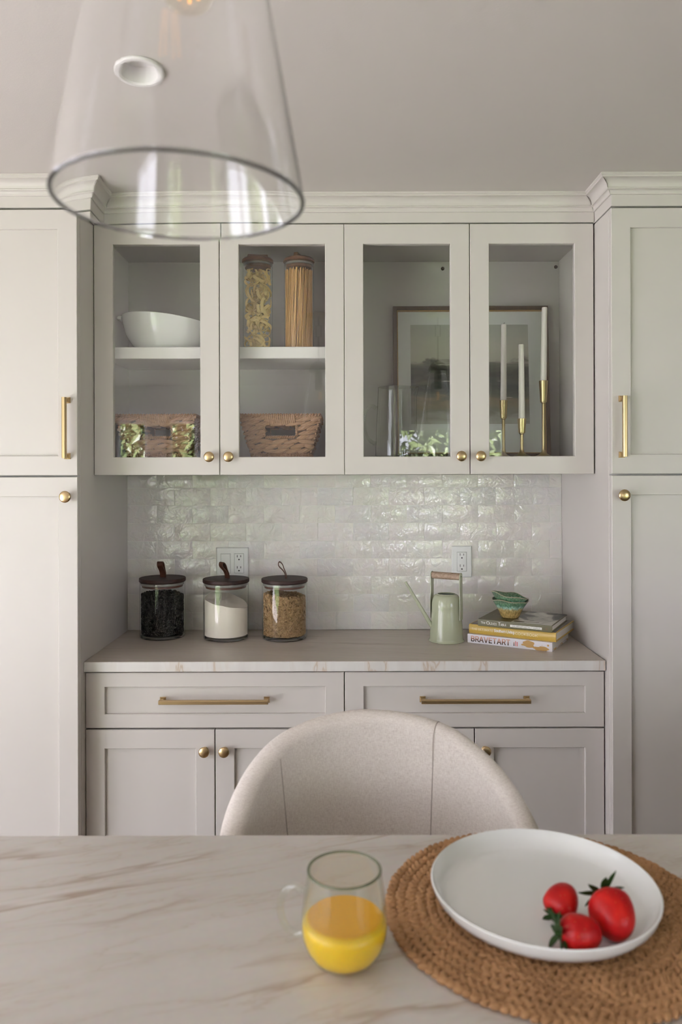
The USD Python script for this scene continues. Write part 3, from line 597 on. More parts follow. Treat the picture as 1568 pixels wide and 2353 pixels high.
def blob(x, z, a, b_, seed, matl, t, y=-.0011):
    g = np.random.default_rng(seed); th = np.linspace(0, 2 * PI, 26, endpoint=False); r = 1 + .45 * np.array([meshkit.noise(np.array([math.cos(q) * 1.8 + seed, math.sin(q) * 1.8, seed])) - .5 for q in th]) * 2
    p = Polygon(np.c_[x + a * r * np.cos(th), z + b_ * r * np.sin(th)]).intersection(sbox(.17, .0006, .2735, .0274))
    m = trimesh.creation.extrude_polygon(p if p.geom_type == 'Polygon' else max(p.geoms, key=lambda q: q.area), .0005, engine='earcut'); v = m.vertices
    obj('spine_patch', trimesh.Trimesh(np.c_[v[:, 0], y + .0005 - v[:, 2], v[:, 1]], m.faces, process=False), matl, t, label='gold patch printed on the spine')
blob(.199, .017, .022, .0085, 3, gold_patch, b1); blob(.240, .006, .022, .0062, 8, gold_patch, b1); blob(.262, .0185, .003, .0035, 5, gold_patch, b1)
z2 = ZC + .0282
b2 = book('yellow cookbook with dark cover photo in the middle of the stack', (.4080, 2.4750, z2), -30.6, .283, .222, .0288, cov2, True)
obj('cover_photo', pbox(.004, .279, .004, .220, .0288, .0291), cov2b, b2, label='dark photo on the front cover')
put(b2, 'THE ULTIMATE', .010, .0115, .072, .0068, print_cream, -.0042)
put(b2, 'Southern Living', .086, .0095, .066, .0120, print_white, -.0042, True)
put(b2, 'COOKBOOK', .155, .0105, .072, .0085, print_cream, -.0042)
z3 = z2 + .0293
b3 = book('olive green cookbook with black and white cover photo, topmost of the stack', (.4310, 2.4440, z3), -28.6, .237, .212, .0215, cov3)
put(b3, 'The', .010, .0080, .0150, .0070, print_white); put(b3, 'O', .0285, .0065, .0100, .0105, print_white); put(b3, 'LIVES', .0395, .0065, .0230, .0072, print_white)
put(b3, 'T', .0675, .0065, .0070, .0105, print_white); put(b3, 'ABLE', .0750, .0065, .0185, .0072, print_white)
obj('spine_label', pbox(.106, .206, -.0012, -.0004, .0060, .0130), print_white, b3, label='white author strip'); put(b3, 'TODD ENGLISH AND SALLY SAMPSON', .110, .0078, .092, .0034, print_dark, -.0017)
obj('publisher_mark', pbox(.217, .223, -.0012, -.0004, .0070, .0125), print_brown, b3)
bw = mat('black_white_photo', {'tc': ('texture_coordinate', {}), 'mp': ('mapping', {'scale': (1, .7, 1)}), 'n': ('noise_texture', {'scale': 13, 'detail': 4, 'distortion': .8}), 'r': ('rgb_ramp', {'ramp': [(.36, (.03, .03, .028)), (.45, (.13, .125, .11)), (.5, (.42, .40, .35)), (.62, (.60, .58, .52))]}), 'p': ('principled_bsdf', {'roughness': .3})},
    [('tc.object', 'mp.vector'), ('mp.vector', 'n.vector'), ('n.fac', 'r.fac'), ('r.color', 'p.base_color')])
obj('cover_photo', pbox(.108, .235, .003, .2095, .0215, .0218), bw, b3, label='black and white photo')
for s, yy, L_, h_ in (('The', .150, .022, .014), ('Olives', .120, .062, .018), ('Table', .090, .052, .018)):
    m = fit(text3(s, .02, .0004), L_, h_); v = m.vertices; obj('cover_lettering', trimesh.Trimesh(np.c_[v[:, 0] + .016, v[:, 2] + yy, .0217 - v[:, 1] + .0], m.faces[:, ::-1], process=False), plain('cover_ink_%s' % s.lower(), (.24, .22, .13), .5), b3)
sp3 = [(.112 + .018 * (1 + math.cos(a)) , .018 + .009 * math.sin(a)) for a in np.linspace(0, 2 * PI, 24, endpoint=False)]
pp = Polygon(sp3).union(Polygon([(.140, .0200), (.190, .030), (.190, .026), (.140, .0160)])); m = trimesh.creation.extrude_polygon(pp, .0003, engine='earcut')
obj('spoon_print', mov(m, (0, 0, .02185)), print_dark, b3, label='dark spoon printed on the cover')

# ------------------------------------------------------------------ two stacked pottery bowls
glaze = mat('green_tan_glaze', {'tc': ('texture_coordinate', {}), 'sx': ('separate_xyz', {}), 'mp': ('mapping', {'scale': (130, 130, 22)}), 'n': ('noise_texture', {'scale': 1.0, 'detail': 3}), 'h': ('math', {'math_type': 'multiply_add', 'value2': .020}),
    'c': ('map_range', {'from_min': .030, 'from_max': .066, 'clamp': True}), 'r': ('rgb_ramp', {'ramp': [(0, (.42, .29, .11)), (.22, (.45, .33, .14)), (.34, (.40, .42, .28)), (.48, (.30, .46, .39)), (.70, (.11, .23, .14)), (.95, (.17, .27, .17)), (1, (.14, .21, .14))]}),
    'n2': ('noise_texture', {'scale': 1.6, 'detail': 3}), 'rr': ('rgb_ramp', {'ramp': [(.36, (.55, .60, .55)), (.55, (1, 1, 1)), (.7, (1.5, 1.45, 1.35))]}), 'mx': ('mix', {'mix_type': 'multiply', 'fac': .8}), 'p': ('principled_bsdf', {'roughness': .18})},
    [('tc.object', 'sx.vector'), ('tc.object', 'mp.vector'), ('mp.vector', 'n.vector'), ('mp.vector', 'n2.vector'), ('n.fac', 'h.value1'), ('sx.z', 'h.value3'), ('h.value', 'c.value'), ('c.result', 'r.fac'), ('n2.fac', 'rr.fac'), ('r.color', 'mx.color1'), ('rr.color', 'mx.color2'), ('mx.color', 'p.base_color')])
glaze_rim = plain('bowl_rim_clay', (.36, .33, .22), .4)
def pottery(seed, tiltx):
    n = 72; a = np.linspace(0, 2 * PI, n, endpoint=False)
    prof = [(.0, .0), (.026, .0), (.0285, .002), (.0300, .006), (.0370, .022), (.0470, .040), (.0560, .0555), (.0570, .0575), (.0555, .0578), (.0455, .0425), (.0345, .0230), (.026, .011), (.0, .008)]
    L = []
    for r, z in prof:
        k = (z / .0575) ** 2
        wob = 1 + k * (.035 * np.sin(2 * a + seed) + .025 * np.sin(3 * a + 2 * seed) + .012 * np.sin(7 * a))
        zz = z + k * (.0022 * np.sin(3 * a + seed * 1.7) + .0016 * np.sin(5 * a + seed)) + k * tiltx * np.cos(a + PI)
        L.append(np.c_[r * wob * np.cos(a), r * wob * np.sin(a), zz])
    m = loops(L); m.merge_vertices(); m.update_faces(m.nondegenerate_faces())
    if m.volume < 0: m.invert()
    rim = L[7] + np.array([0, 0, .0002])
    return m, tube(rim, .0013, 8, closed=True)
for i, (dx, dz, sd, tl, lab) in enumerate(((0, 0, 1.0, .0030, 'lower green and tan glazed pottery bowl on the book stack'), (.001, .0155, 2.6, .0105, 'upper green glazed pottery bowl nested in the other bowl'))):
    t = thing('pottery_bowl', lab, 'bowl', (.540 + dx, 2.467, z3 + .0220 + dz)); m, r = pottery(sd, tl)
    obj('body', m, glaze, t, smooth=40); obj('rim', r, glaze_rim, t, smooth=True)

# ------------------------------------------------------------------ inside the left wall cabinet
SZ = SHELF + .0004
n = 96; a = np.linspace(0, 2 * PI, n, endpoint=False); L = []
for r, z in [(0, 0), (.092, 0), (.100, .003), (.118, .016), (.145, .060), (.156, .105), (.159, .126), (.1605, .131), (.1585, .1325), (.155, .128), (.150, .100), (.138, .055), (.106, .016), (.0, .010)]:
    k = (z / .13); L.append(np.c_[r * np.cos(a), r * .78 * np.sin(a), .85 * z + k * (-.020 * (np.cos(a) + .45) - .004 * np.cos(2 * a))])
m = loops(L); m.merge_vertices(); m.update_faces(m.nondegenerate_faces())
if m.volume < 0: m.invert()
t = thing('serving_bowl', 'large white ceramic serving bowl with loop handles on the shelf', 'bowl', (-.567, 2.488, SZ))
obj('body', m, bowl_white, t, smooth=40)
for s in (-1, 1):
    zz = .110 if s < 0 else .080
    obj('handle', tube(bez((s * .153, -.032, zz), (s * .176, -.034, zz + .004), (s * .176, .034, zz + .004), (s * .153, .032, zz), n=20), .0062, 12), bowl_white, t, smooth=40)
def pasta_jar(x, y, ang, label):
    t = thing('pasta_jar', label, 'jar', (x, y, SZ)); R, H = .0480, .283
    obj('glass_jar', lathe([(0, 0), (R - .004, 0), (R, .004), (R, H), (R - .0012, H + .0008), (0, H + .0008)], 56), jar_glass, t, smooth=35, label='tall clear glass cylinder')
    l = obj('lid', cat([lathe([(0, H + .002), (R + .001, H + .002), (R + .0026, H + .0035), (R + .0024, H + .0095), (R - .001, H + .0135), (R - .010, H + .0150), (0, H + .0150)], 56),
                        rotm(trimesh.convex.convex_hull(np.array([(i * .034, j * .008, H + .0146) for i in (-1, 1) for j in (-1, 1)] + [(i * .032, j * .0062, H + .0275) for i in (-1, 1) for j in (-1, 1)] + [(i * .030, j * .005, H + .0290) for i in (-1, 1) for j in (-1, 1)])), math.radians(ang), (0, 0, 1))]), acacia, t, smooth=30, label='acacia wood lid with bar grip')
    obj('lid_plug', lathe([(0, H - .018), (R - .0085, H - .018), (R - .0062, H - .016), (R - .0062, H - .0085), (R - .0082, H - .0082), (R - .0082, H + .0016), (0, H + .0016)], 56), acacia, l, smooth=30)
    obj('gasket', lathe([(R - .0080, H - .0078), (R - .0030, H - .0070), (R - .0028, H - .0020), (R - .0080, H - .0012)], 56, True), gasket_mat, l, smooth=30)
pasta_jar(-.2775, 2.450, 6, 'tall glass jar of curled fettuccine nests on the shelf')
pasta_jar(-.1443, 2.450, 76, 'tall glass jar of straight spaghetti on the shelf')
g = np.random.default_rng(21); ms = []
for k in range(5):                                  # nests of ribbon pasta, one above the other
    zc = .030 + k * .052
    for q in range(30):
        ax = g.normal(size=3); ax[2] *= .6; ax /= np.linalg.norm(ax); u = np.cross(ax, g.normal(size=3)); u /= np.linalg.norm(u); w = np.cross(ax, u)
        r = g.uniform(.012, .026); c = np.r_[g.normal(0, .017, 2), zc + g.normal(0, .011)]; a0, da = g.uniform(0, 2 * PI), g.uniform(2.2, 5.5)
        th = np.linspace(a0, a0 + da, 22); P = c + r * (np.cos(th)[:, None] * u * g.uniform(.7, 1.3) + np.sin(th)[:, None] * w) + ax * (th - a0)[:, None] * .0022
        rr = np.hypot(P[:, 0], P[:, 1]); s = np.minimum(1, .0425 / np.maximum(rr, 1e-9)); P[:, :2] *= s[:, None]; P[:, 2] = np.clip(P[:, 2], .0095, .262)
        rad = np.c_[P[:, :2], np.zeros(len(P))]; side = ax + np.c_[-P[:, 1], P[:, 0], np.zeros(len(P))] * 0; side = np.broadcast_to(side, P.shape).copy()
        T = np.gradient(P, axis=0); T /= np.linalg.norm(T, axis=1, keepdims=True) + 1e-9; side -= T * (side * T).sum(1, keepdims=True); side /= np.linalg.norm(side, axis=1, keepdims=True) + 1e-9
        ms.append(ribbon(P, side, g.uniform(.0072, .0095), .0013))
m = cat(ms); v = np.array(m.vertices); rr = np.hypot(v[:, 0], v[:, 1]); s = np.minimum(1, .0448 / np.maximum(rr, 1e-9)); v[:, :2] *= s[:, None]; v[:, 2] = np.clip(v[:, 2], .0060, .262)
obj('fettuccine', mov(trimesh.Trimesh(v, m.faces, process=False), (-.2775, 2.450, SZ)), fett_mat, label='curled fettuccine nests inside the left pasta jar', category='pasta', kind='stuff', smooth=40)
ms = []
for k in range(300):
    r = .0432 * math.sqrt(g.random()) if k > 150 else g.uniform(.037, .0436); a0 = g.uniform(0, 2 * PI); da = g.normal(.35, .22)
    p0 = np.array([r * math.cos(a0), r * math.sin(a0), .0072]); p1 = np.array([r * math.cos(a0 + da), r * math.sin(a0 + da), g.uniform(.250, .2625)])
    mid = (p0 + p1) / 2; ms.append(tube([p0, mid + (0, 0, 0), p1], .00115, 6))
obj('spaghetti', mov(cat(ms), (-.1443, 2.450, SZ)), spaghetti_mat, label='straight spaghetti strands inside the right pasta jar', category='pasta', kind='stuff', smooth=40)

# woven baskets
def spindle(p0, p1, r, seed, flat=.75, n=7, sides=8):
    """One fat twisted strand: thick in the middle, thin at its ends, with shallow twist grooves."""
    g = np.random.default_rng(seed); p0, p1 = np.asarray(p0, float), np.asarray(p1, float); T = p1 - p0; Lg = np.linalg.norm(T); T /= Lg
    up = np.array([0, 0, 1.0]); N = np.cross(T, up)
    if np.linalg.norm(N) < 1e-3: N = np.array([0, -1.0, 0])
    N /= np.linalg.norm(N); Bn = np.cross(N, T); a = np.linspace(0, 2 * PI, sides, endpoint=False); L = []; ph = g.uniform(0, 6)
    for s in np.linspace(0, 1, n):
        rr = r * (.42 + .58 * math.sin(PI * s) ** .7); aa = a + ph + s * 2.2; gro = 1 - .16 * np.abs(np.sin(1.5 * aa))
        L.append(p0 + T * Lg * s + rr * gro[:, None] * (flat * np.cos(aa)[:, None] * N + np.sin(aa)[:, None] * Bn))
    return loops(L, cap0=True, cap1=True)
def basket(x, y, label, seed):
    H, WT, WBt, DT, DB = .1335, .252, .180, .205, .150
    t = thing('basket', label, 'basket', (x, y, UFL + .0004), group=None); g = np.random.default_rng(seed)
    hw = lambda z: (WBt + (WT - WBt) * z / H) / 2 ; hd = lambda z: (DB + (DT - DB) * z / H) / 2
    hx, hz0, hz1 = .047, .066, .103
    def side_pts(z, k):     # front, right, back, left corners
        w, d = hw(z), hd(z); c = [(-w, -d), (w, -d), (w, d), (-w, d)]; return np.array([*c[k], z]), np.array([*c[(k + 1) % 4], z])
    rows = 8; dz = (H - .020) / rows
    for q in range(rows):
        z = .0135 + dz * (q + .5); ms = []
        for k in range(4):
            p0, p1 = side_pts(z, k); Lw = np.linalg.norm(p1 - p0); nseg = 5 if k % 2 == 0 else 4; off = (q % 2) * .5 + g.uniform(-.1, .1)
            cuts = np.clip((np.arange(-1, nseg + 2) + off) / nseg, 0, 1); cuts = np.unique(np.round(cuts, 4))
            spans = [(a, b) for a, b in zip(cuts, cuts[1:]) if b - a > .03]
            if k in (0, 2) and hz0 - .004 < z < hz1 + .002:
                h0, h1 = .5 - (hx + .010) / Lw, .5 + (hx + .010) / Lw; sp2 = []
                for a, b in spans:
                    if a < h0: sp2.append((a, min(b, h0)))
                    if b > h1: sp2.append((max(a, h1), b))
                spans = [s for s in sp2 if s[1] - s[0] > .04]
            for a, b in spans:
                a2, b2 = a - .03, b + .03; s = 1 if g.random() < .85 else -1
                ms.append(spindle(p0 + (p1 - p0) * a2 + (0, 0, -s * .0046), p0 + (p1 - p0) * b2 + (0, 0, s * .0046), dz * g.uniform(.60, .74), int(g.integers(1e6))))
        obj('woven_row', cat(ms), wicker, t, smooth=50)
    for z, nm, r in ((H - .004, 'rim', .0068), (.007, 'base_braid', .0072)):
        ms = []
        for k in range(4):
            p0, p1 = side_pts(z, k); Lw = np.linalg.norm(p1 - p0); cnt = int(Lw / .0092); e = (p1 - p0) / Lw
            for j in range(cnt):
                c = p0 + (p1 - p0) * (j + .5) / cnt; ms.append(spindle(c - e * .0046 + (0, 0, -.0066), c + e * .0046 + (0, 0, .0066), r * .86, int(g.integers(1e6)), 1.0, 5, 7))
        obj(nm, cat(ms), wicker, t, smooth=50)
    for yy, nm in ((-1, 'handle_wrap'), (1, 'handle_wrap')):
        ms = []
        for j in range(15):
            xx = -hx + 2 * hx * (j + .5) / 15; tp = H + .001; bt_ = hz1 - .003
            ms.append(spindle((xx - .002, yy * (hd(tp) + .003), tp), (xx + .003, yy * (hd(bt_) + .004), bt_), .0043, int(g.integers(1e6)), .9, 6, 7))
        for j in range(13):
            xx = -hx + 2 * hx * (j + .5) / 13; ms.append(spindle((xx - .004, yy * (hd(hz0) + .002), hz0 - .008), (xx + .004, yy * (hd(hz0) + .002), hz0 + .001), .0042, int(g.integers(1e6)), 1, 5, 6))
        for sx in (-1, 1):
            for j in range(4): zz = hz0 + (hz1 - hz0) * (j + .4) / 4; ms.append(spindle((sx * (hx + .003), yy * (hd(zz) + .001), zz - .006), (sx * (hx + .006), yy * (hd(zz) + .001), zz + .006), .0056, int(g.integers(1e6)), 1, 5, 6))
        obj(nm, cat(ms), wicker, t, smooth=50)
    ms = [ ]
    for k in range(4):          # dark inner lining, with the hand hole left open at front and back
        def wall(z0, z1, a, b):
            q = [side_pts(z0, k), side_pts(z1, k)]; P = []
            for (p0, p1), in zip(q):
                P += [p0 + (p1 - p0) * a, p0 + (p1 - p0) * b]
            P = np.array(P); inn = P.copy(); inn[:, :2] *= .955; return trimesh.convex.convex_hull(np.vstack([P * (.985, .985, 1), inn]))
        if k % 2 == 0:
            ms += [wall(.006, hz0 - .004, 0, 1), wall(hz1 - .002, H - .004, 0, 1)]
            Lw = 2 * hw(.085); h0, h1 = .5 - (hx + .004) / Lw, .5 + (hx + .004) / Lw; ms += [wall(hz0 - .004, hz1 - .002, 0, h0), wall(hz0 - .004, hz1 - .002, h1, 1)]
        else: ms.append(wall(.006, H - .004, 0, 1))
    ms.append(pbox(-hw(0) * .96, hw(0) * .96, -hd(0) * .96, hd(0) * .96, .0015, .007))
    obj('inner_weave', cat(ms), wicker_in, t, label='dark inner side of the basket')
basket(-.5930, 2.4760, 'woven basket with hand hole under the white serving bowl, left of the pair', 31)
basket(-.2000, 2.4760, 'woven basket with hand hole below the pasta jars, right of the pair', 47)

# ------------------------------------------------------------------ inside the right wall cabinet
FZ = UFL + .0004
fw, fh = .530, .520; lean = 4.2
tp = thing('framed_print', 'walnut framed landscape print leaning against the cabinet back', 'picture', (.4340, 2.5640, FZ))
def leanm(m): return rotm(m, math.radians(-lean), (1, 0, 0))
obj('picture_frame', leanm(frame(-fw / 2, fw / 2, 0, fh, .0135, .0135, .0135, .0135, -.012, .008, .001)), frame_wood, tp)
obj('inner_edge', leanm(frame(-fw / 2 + .0132, fw / 2 - .0132, .0132, fh - .0132, .0034, .0034, .0034, .0034, -.0085, .006, .0004)), frame_gilt, tp, label='gilt inner edge of the frame')
obj('mat_board', leanm(pbox(-fw / 2 + .015, fw / 2 - .015, .001, .004, .015, fh - .015)), plain('mat_board', (.60, .62, .60), .8), tp)
art = mat('misty_landscape_print', {'tc': ('texture_coordinate', {}), 'sx': ('separate_xyz', {}), 'mp': ('mapping', {'scale': (9, 9, 26)}), 'n': ('noise_texture', {'scale': 1.0, 'detail': 6, 'distortion': .9}), 'h': ('math', {'math_type': 'multiply_add', 'value2': .105}),
    'c': ('map_range', {'from_min': .150, 'from_max': .520, 'clamp': True}), 'r': ('rgb_ramp', {'ramp': [(0, (.42, .43, .38)), (.10, (.33, .32, .27)), (.16, (.20, .20, .155)), (.25, (.22, .18, .11)), (.31, (.10, .105, .08)), (.40, (.04, .055, .045)), (.46, (.07, .07, .06)), (.50, (.022, .026, .022)), (.56, (.08, .078, .062)), (.60, (.13, .125, .10)), (.64, (.40, .385, .31)), (.78, (.42, .41, .34)), (1, (.36, .375, .325))]}), 'p': ('principled_bsdf', {'roughness': .7})},
    [('tc.object', 'sx.vector'), ('tc.object', 'mp.vector'), ('mp.vector', 'n.vector'), ('n.fac', 'h.value1'), ('sx.z', 'h.value3'), ('h.value', 'c.value'), ('c.result', 'r.fac'), ('r.color', 'p.base_color')])
obj('print', leanm(pbox(-.205, .198, .0004, .0011, .115, fh - .062)), art, tp, label='misty green and grey landscape')
g = np.random.default_rng(77); stroke_mat = plain('pale_stroke_ink', (.50, .48, .42), .7)
for sx_, sz_, w_ in ((-.120, .318, .060), (-.020, .322, .045), (.150, .330, .026), (.020, .300, .030), (.090, .262, .030), (-.100, .262, .045), (.120, .205, .022), (-.050, .225, .030)):
    th_ = np.linspace(0, 1, 9); up = sz_ + np.abs(g.normal(0, .0007, 9)) + .0008 * np.sin(PI * th_); lo = sz_ - np.abs(g.normal(0, .0005, 9)) * np.sin(PI * th_)
    m = trimesh.creation.extrude_polygon(Polygon(np.r_[np.c_[sx_ + th_ * w_, up], np.c_[sx_ + th_[::-1] * w_, lo[::-1] - .0001]]).buffer(0), .0005, engine='earcut'); v = m.vertices
    obj('brush_stroke', leanm(trimesh.Trimesh(np.c_[v[:, 0], .0004 - v[:, 2], v[:, 1]], m.faces, process=False)), stroke_mat, tp)
obj('glazing', leanm(trimesh.Trimesh([[-fw / 2 + .0155, -.004, .0155], [fw / 2 - .0155, -.004, .0155], [fw / 2 - .0155, -.004, fh - .0155], [-fw / 2 + .0155, -.004, fh - .0155]], [[0, 1, 2], [0, 2, 3]], process=False)), print_glass, tp)

t = thing('glass_pitcher', 'clear seeded glass pitcher with loop handle', 'pitcher', (.1690, 2.4250, FZ))
n = 72; a = np.linspace(0, 2 * PI, n, endpoint=False); L = []
for r, z in [(0, 0), (.064, 0), (.0685, .004), (.0680, .03), (.0640, .12), (.0605, .19), (.0595, .2205), (.0588, .2230), (0, .2185)]:
    k = max(0, (z - .15) / .073) ** 2; lip = k * .013 * np.exp(-((np.angle(np.exp(1j * a))) / .38) ** 2); L.append(np.c_[(r + lip) * np.cos(a), (r + lip * .2) * np.sin(a), np.full(n, z) + lip * .15])
m = loops(L); m.merge_vertices(); m.update_faces(m.nondegenerate_faces())
if m.volume < 0: m.invert()
obj('body', m, pane('pitcher_glass', (.96, .97, .94), .0, (55, .35, (1, 1, .3)), 1.55, edge=(.40, .41, .34)), t, smooth=40)
obj('handle', tube(spline([(-.0655, 0, .156), (-.078, 0, .163), (-.096, 0, .148), (-.1035, 0, .112), (-.098, 0, .075), (-.082, 0, .050), (-.0695, 0, .043)], 44), np.r_[np.full(6, .0062), np.full(32, .0046), np.full(6, .0060)], 12), pane('pitcher_handle_glass', (.93, .94, .9), 0, None, 1.6, edge=(.45, .46, .40)), t, smooth=40)

def candlestick(px, D, cup_top, cup_bot, c_top, label, clabel, lean_deg, rb, wick=True, used_c=True):
    x = (px - 791) * D / FPX; zt, zb = cup_top - FZ, cup_bot - FZ
    t = thing('candlestick', label, 'candlestick', (x, D, FZ))
    p = [(0, 0), (rb, 0), (rb + .0006, .0016), (rb * .8, .0042), (rb * .5, .0085), (rb * .28, .0150), (.0062, .022)]
    obj('base', lathe(p + [(0, .022)], 40), candle_brass, t, smooth=40)
    obj('stem', lathe([(0, .0205), (.0060, .0205), (.0052, .030), (.0052, zb - .004), (.0068, zb - .002), (.0068, zb + .0004), (0, zb + .0004)], 28), candle_brass, t, smooth=35)
    obj('cup', lathe([(0, zb), (.0088, zb), (.0105, zb + .003), (.0142, zt - .0006), (.0138, zt), (.0118, zt), (.0112, zt - .010), (0, zt - .012)], 36), candle_brass, t, smooth=35)
    c = thing('candle', clabel, 'candle', (x, D, cup_top - .0098)); h = c_top - cup_top + .0098
    m = lathe([(0, 0), (.0098, 0), (.0100, .001), (.0092, h * .6), (.0085, h - .004), (.0078, h - .0008), (.0030, h), (0, h - .0006)], 28)
    R = trimesh.transformations.rotation_matrix(math.radians(lean_deg), (0, 1, 0)); m.apply_transform(R); obj('wax', m, wax, c, smooth=40)
    wk = tube([(0, 0, h - .002), (.0003, 0, h + .003), (.0028, 0, h + .0055)] if used_c else [(0, 0, h - .002), (.0006, 0, h + .0018)], .0008, 6); wk.apply_transform(R); obj('wick', wk, wick_mat, c)
candlestick(1158, 2.500, 1.7040, 1.6435, 1.9550, 'medium brass candlestick, leftmost of three in the glass cabinet', 'white taper candle with burnt wick in the leftmost candlestick', .4, .024)
candlestick(1200, 2.420, 1.6375, 1.5905, 1.8755, 'shortest brass candlestick, standing between the other two', 'white taper candle in the shortest middle candlestick', -.3, .027, used_c=False)
candlestick(1250, 2.440, 1.7610, 1.6910, 1.9980, 'tallest brass candlestick, nearest the right cabinet wall', 'tall white taper candle in the tallest candlestick', 1.0, .027, used_c=False)

# ------------------------------------------------------------------ island
IE = 1.154
off = (.1, .62, 0)
t = thing('kitchen_island', 'kitchen island with beige veined quartzite top in the foreground', 'kitchen island', off)
obj('countertop', rbox(-.98, 2.30, .06, IE, .8840, .9140, .0025), marble, t, off=off, label='beige quartzite slab with brown diagonal veins')
obj('body', rbox(-.90, 2.20, .16, .78, .0, .8837, .002), paint, t, off=off)
ZI = .9143
# braided placemat
t = thing('placemat', 'round braided jute placemat under the white plate', 'placemat', (.2550, .9480, ZI)); g = np.random.default_rng(5)
RM = .2045; pitch = .0128; ri = RM - pitch / 2; k = 0
lump0 = trimesh.creation.icosphere(1); LV, LF = np.array(lump0.vertices), np.array(lump0.faces)
while ri > .004:
    cnt = max(6, int(2 * PI * ri / .0102)); V, F, q = [], [], 0
    for j in range(cnt):
        for s in (-1, 1):
            th = 2 * PI * (j + .25 * s + g.normal(0, .03)) / cnt + k * .7; rr = ri + s * pitch * .19 + g.normal(0, .0003)
            yaw = th + PI / 2 + s * .62 + g.normal(0, .08); S = np.array([.0076, .0040, .0042]) * g.uniform(.88, 1.12)
            P = LV * S; c, sn = math.cos(yaw), math.sin(yaw)
            P = np.c_[P[:, 0] * c - P[:, 1] * sn + rr * math.cos(th), P[:, 0] * sn + P[:, 1] * c + rr * math.sin(th), P[:, 2] + .0042 + g.normal(0, .0003)]
            P[:, 2] = np.maximum(P[:, 2], .0002); V.append(P); F.append(LF + q); q += len(LV)
    obj('braid_coil', (np.vstack(V), np.vstack(F)), jute, t, smooth=True); ri -= pitch; k += 1
obj('backing', lathe([(0, .0004), (RM - .006, .0004), (RM - .006, .003), (0, .003)], 64), plain('jute_backing', (.20, .115, .055), .9), t)
# plate
ZP = ZI + .0088
t = obj('dinner_plate', mov(lathe([(0, .0015), (.088, .0015), (.090, 0), (.094, 0), (.097, .0015), (.120, .0040), (.1310, .0095), (.1375, .0175), (.1398, .0250), (.1402, .0268), (.1390, .0282), (.1372, .0274), (.1352, .0215), (.1310, .0150), (.1265, .0102), (.1225, .0078), (.1195, .0070), (.110, .0068), (0, .0066)], 128), (.2490, .9530, ZP)), porcelain, smooth=50,
        label='white coupe dinner plate on the braided placemat', category='plate')
# strawberries
def strawberry(loc, axis, L, R, label, seed, roll=0.0, leaves=9, lift=.0, spread=1.0):
    g = np.random.default_rng(seed); axis = np.asarray(axis, float); axis /= np.linalg.norm(axis)
    n = 40; a = np.linspace(0, 2 * PI, n, endpoint=False); Ls = []
    for s in np.linspace(0, 1, 22):
        r = R * (math.sin(PI * min(1, s / .62) / 2) ** .62 if s < .30 else 1) * (1 if s < .30 else math.sqrt(max(0, 1 - ((s - .30) / .705) ** 2.2)) ** 1.05)
        if s < .30: r = R * (.38 + .62 * math.sin(PI / 2 * s / .30) ** .8)
        w = 1 + .05 * np.sin(2 * a + seed) + .035 * np.sin(3 * a + 2 * seed)
        Ls.append(np.c_[r * w * np.cos(a), r * w * np.sin(a), np.full(n, s * L)])
    m = loops(Ls, cap0=True, cap1=True)
    z = axis; u = np.cross(z, (0, 0, 1.0)); u = u / np.linalg.norm(u) if np.linalg.norm(u) > 1e-3 else np.array([1.0, 0, 0]); w_ = np.cross(z, u); M = np.eye(4); M[:3, 0], M[:3, 1], M[:3, 2] = u, w_, z
    m.apply_transform(M); zmin = m.vertices[:, 2].min(); sh = np.array([0, 0, -zmin])
    t = thing('strawberry', label, 'strawberry', (*loc[:2], loc[2])); obj('berry', mov(m, sh), berry, t, smooth=50)
    cal = obj('calyx', mov(rotm(mov(lathe([(0, -.004), (.0022, -.004), (.0026, 0), (.0075, .0008), (.0075, .0022), (0, .0026)], 16), (0, 0, -.001)), 0, (0, 0, 1)).apply_transform(M), sh), sepal_mat, t, smooth=40, label='green calyx')
    for k in range(leaves):
        th = 2 * PI * k / leaves + g.normal(0, .2); ll = g.uniform(.015, .021) * spread; wd = g.uniform(.0034, .0048); up = g.uniform(-.35, .75)
        P = []
        for s in np.linspace(0, 1, 7): P.append((.004 + ll * s * .93, 0, -.0005 + .006 * math.sin(s * 2.3) * (1 if up < .3 else -.6) * up * 1.6 - (.004 * s * s if up > .3 else 0)))
        P = np.array(P); ww = wd * np.sin(PI * np.linspace(.16, .99, 7)) ** .8
        Lq = [[p + (0, w2, .0003), p + (0, 0, .0010), p + (0, -w2, .0003), p + (0, 0, -.0004)] for p, w2 in zip(P, ww)]
        lf = rotm(loops(Lq, cap0=True, cap1=True), th, (0, 0, 1)); lf.apply_transform(M); lf = mov(lf, sh); v = lf.vertices; v[:, 2] = np.maximum(v[:, 2], .0006); obj('leaf', lf, sepal_mat, cal, smooth=60)
ZS = ZP + .0070
strawberry((.2385, .8430, ZS), (1, .08, -.06), .0480, .0212, 'strawberry lying with its leaves to the left, nearest the plate rim', 3, spread=1.25)
strawberry((.2475, .8930, ZS), (.45, .48, .40), .0430, .0192, 'strawberry leaning upright behind the others, leaves hidden below', 8, spread=.7)
strawberry((.3040, .8930, ZS), (.10, -.80, -.36), .0540, .0262, 'largest strawberry with dark leaves at its top, right of the trio', 5, spread=1.5)

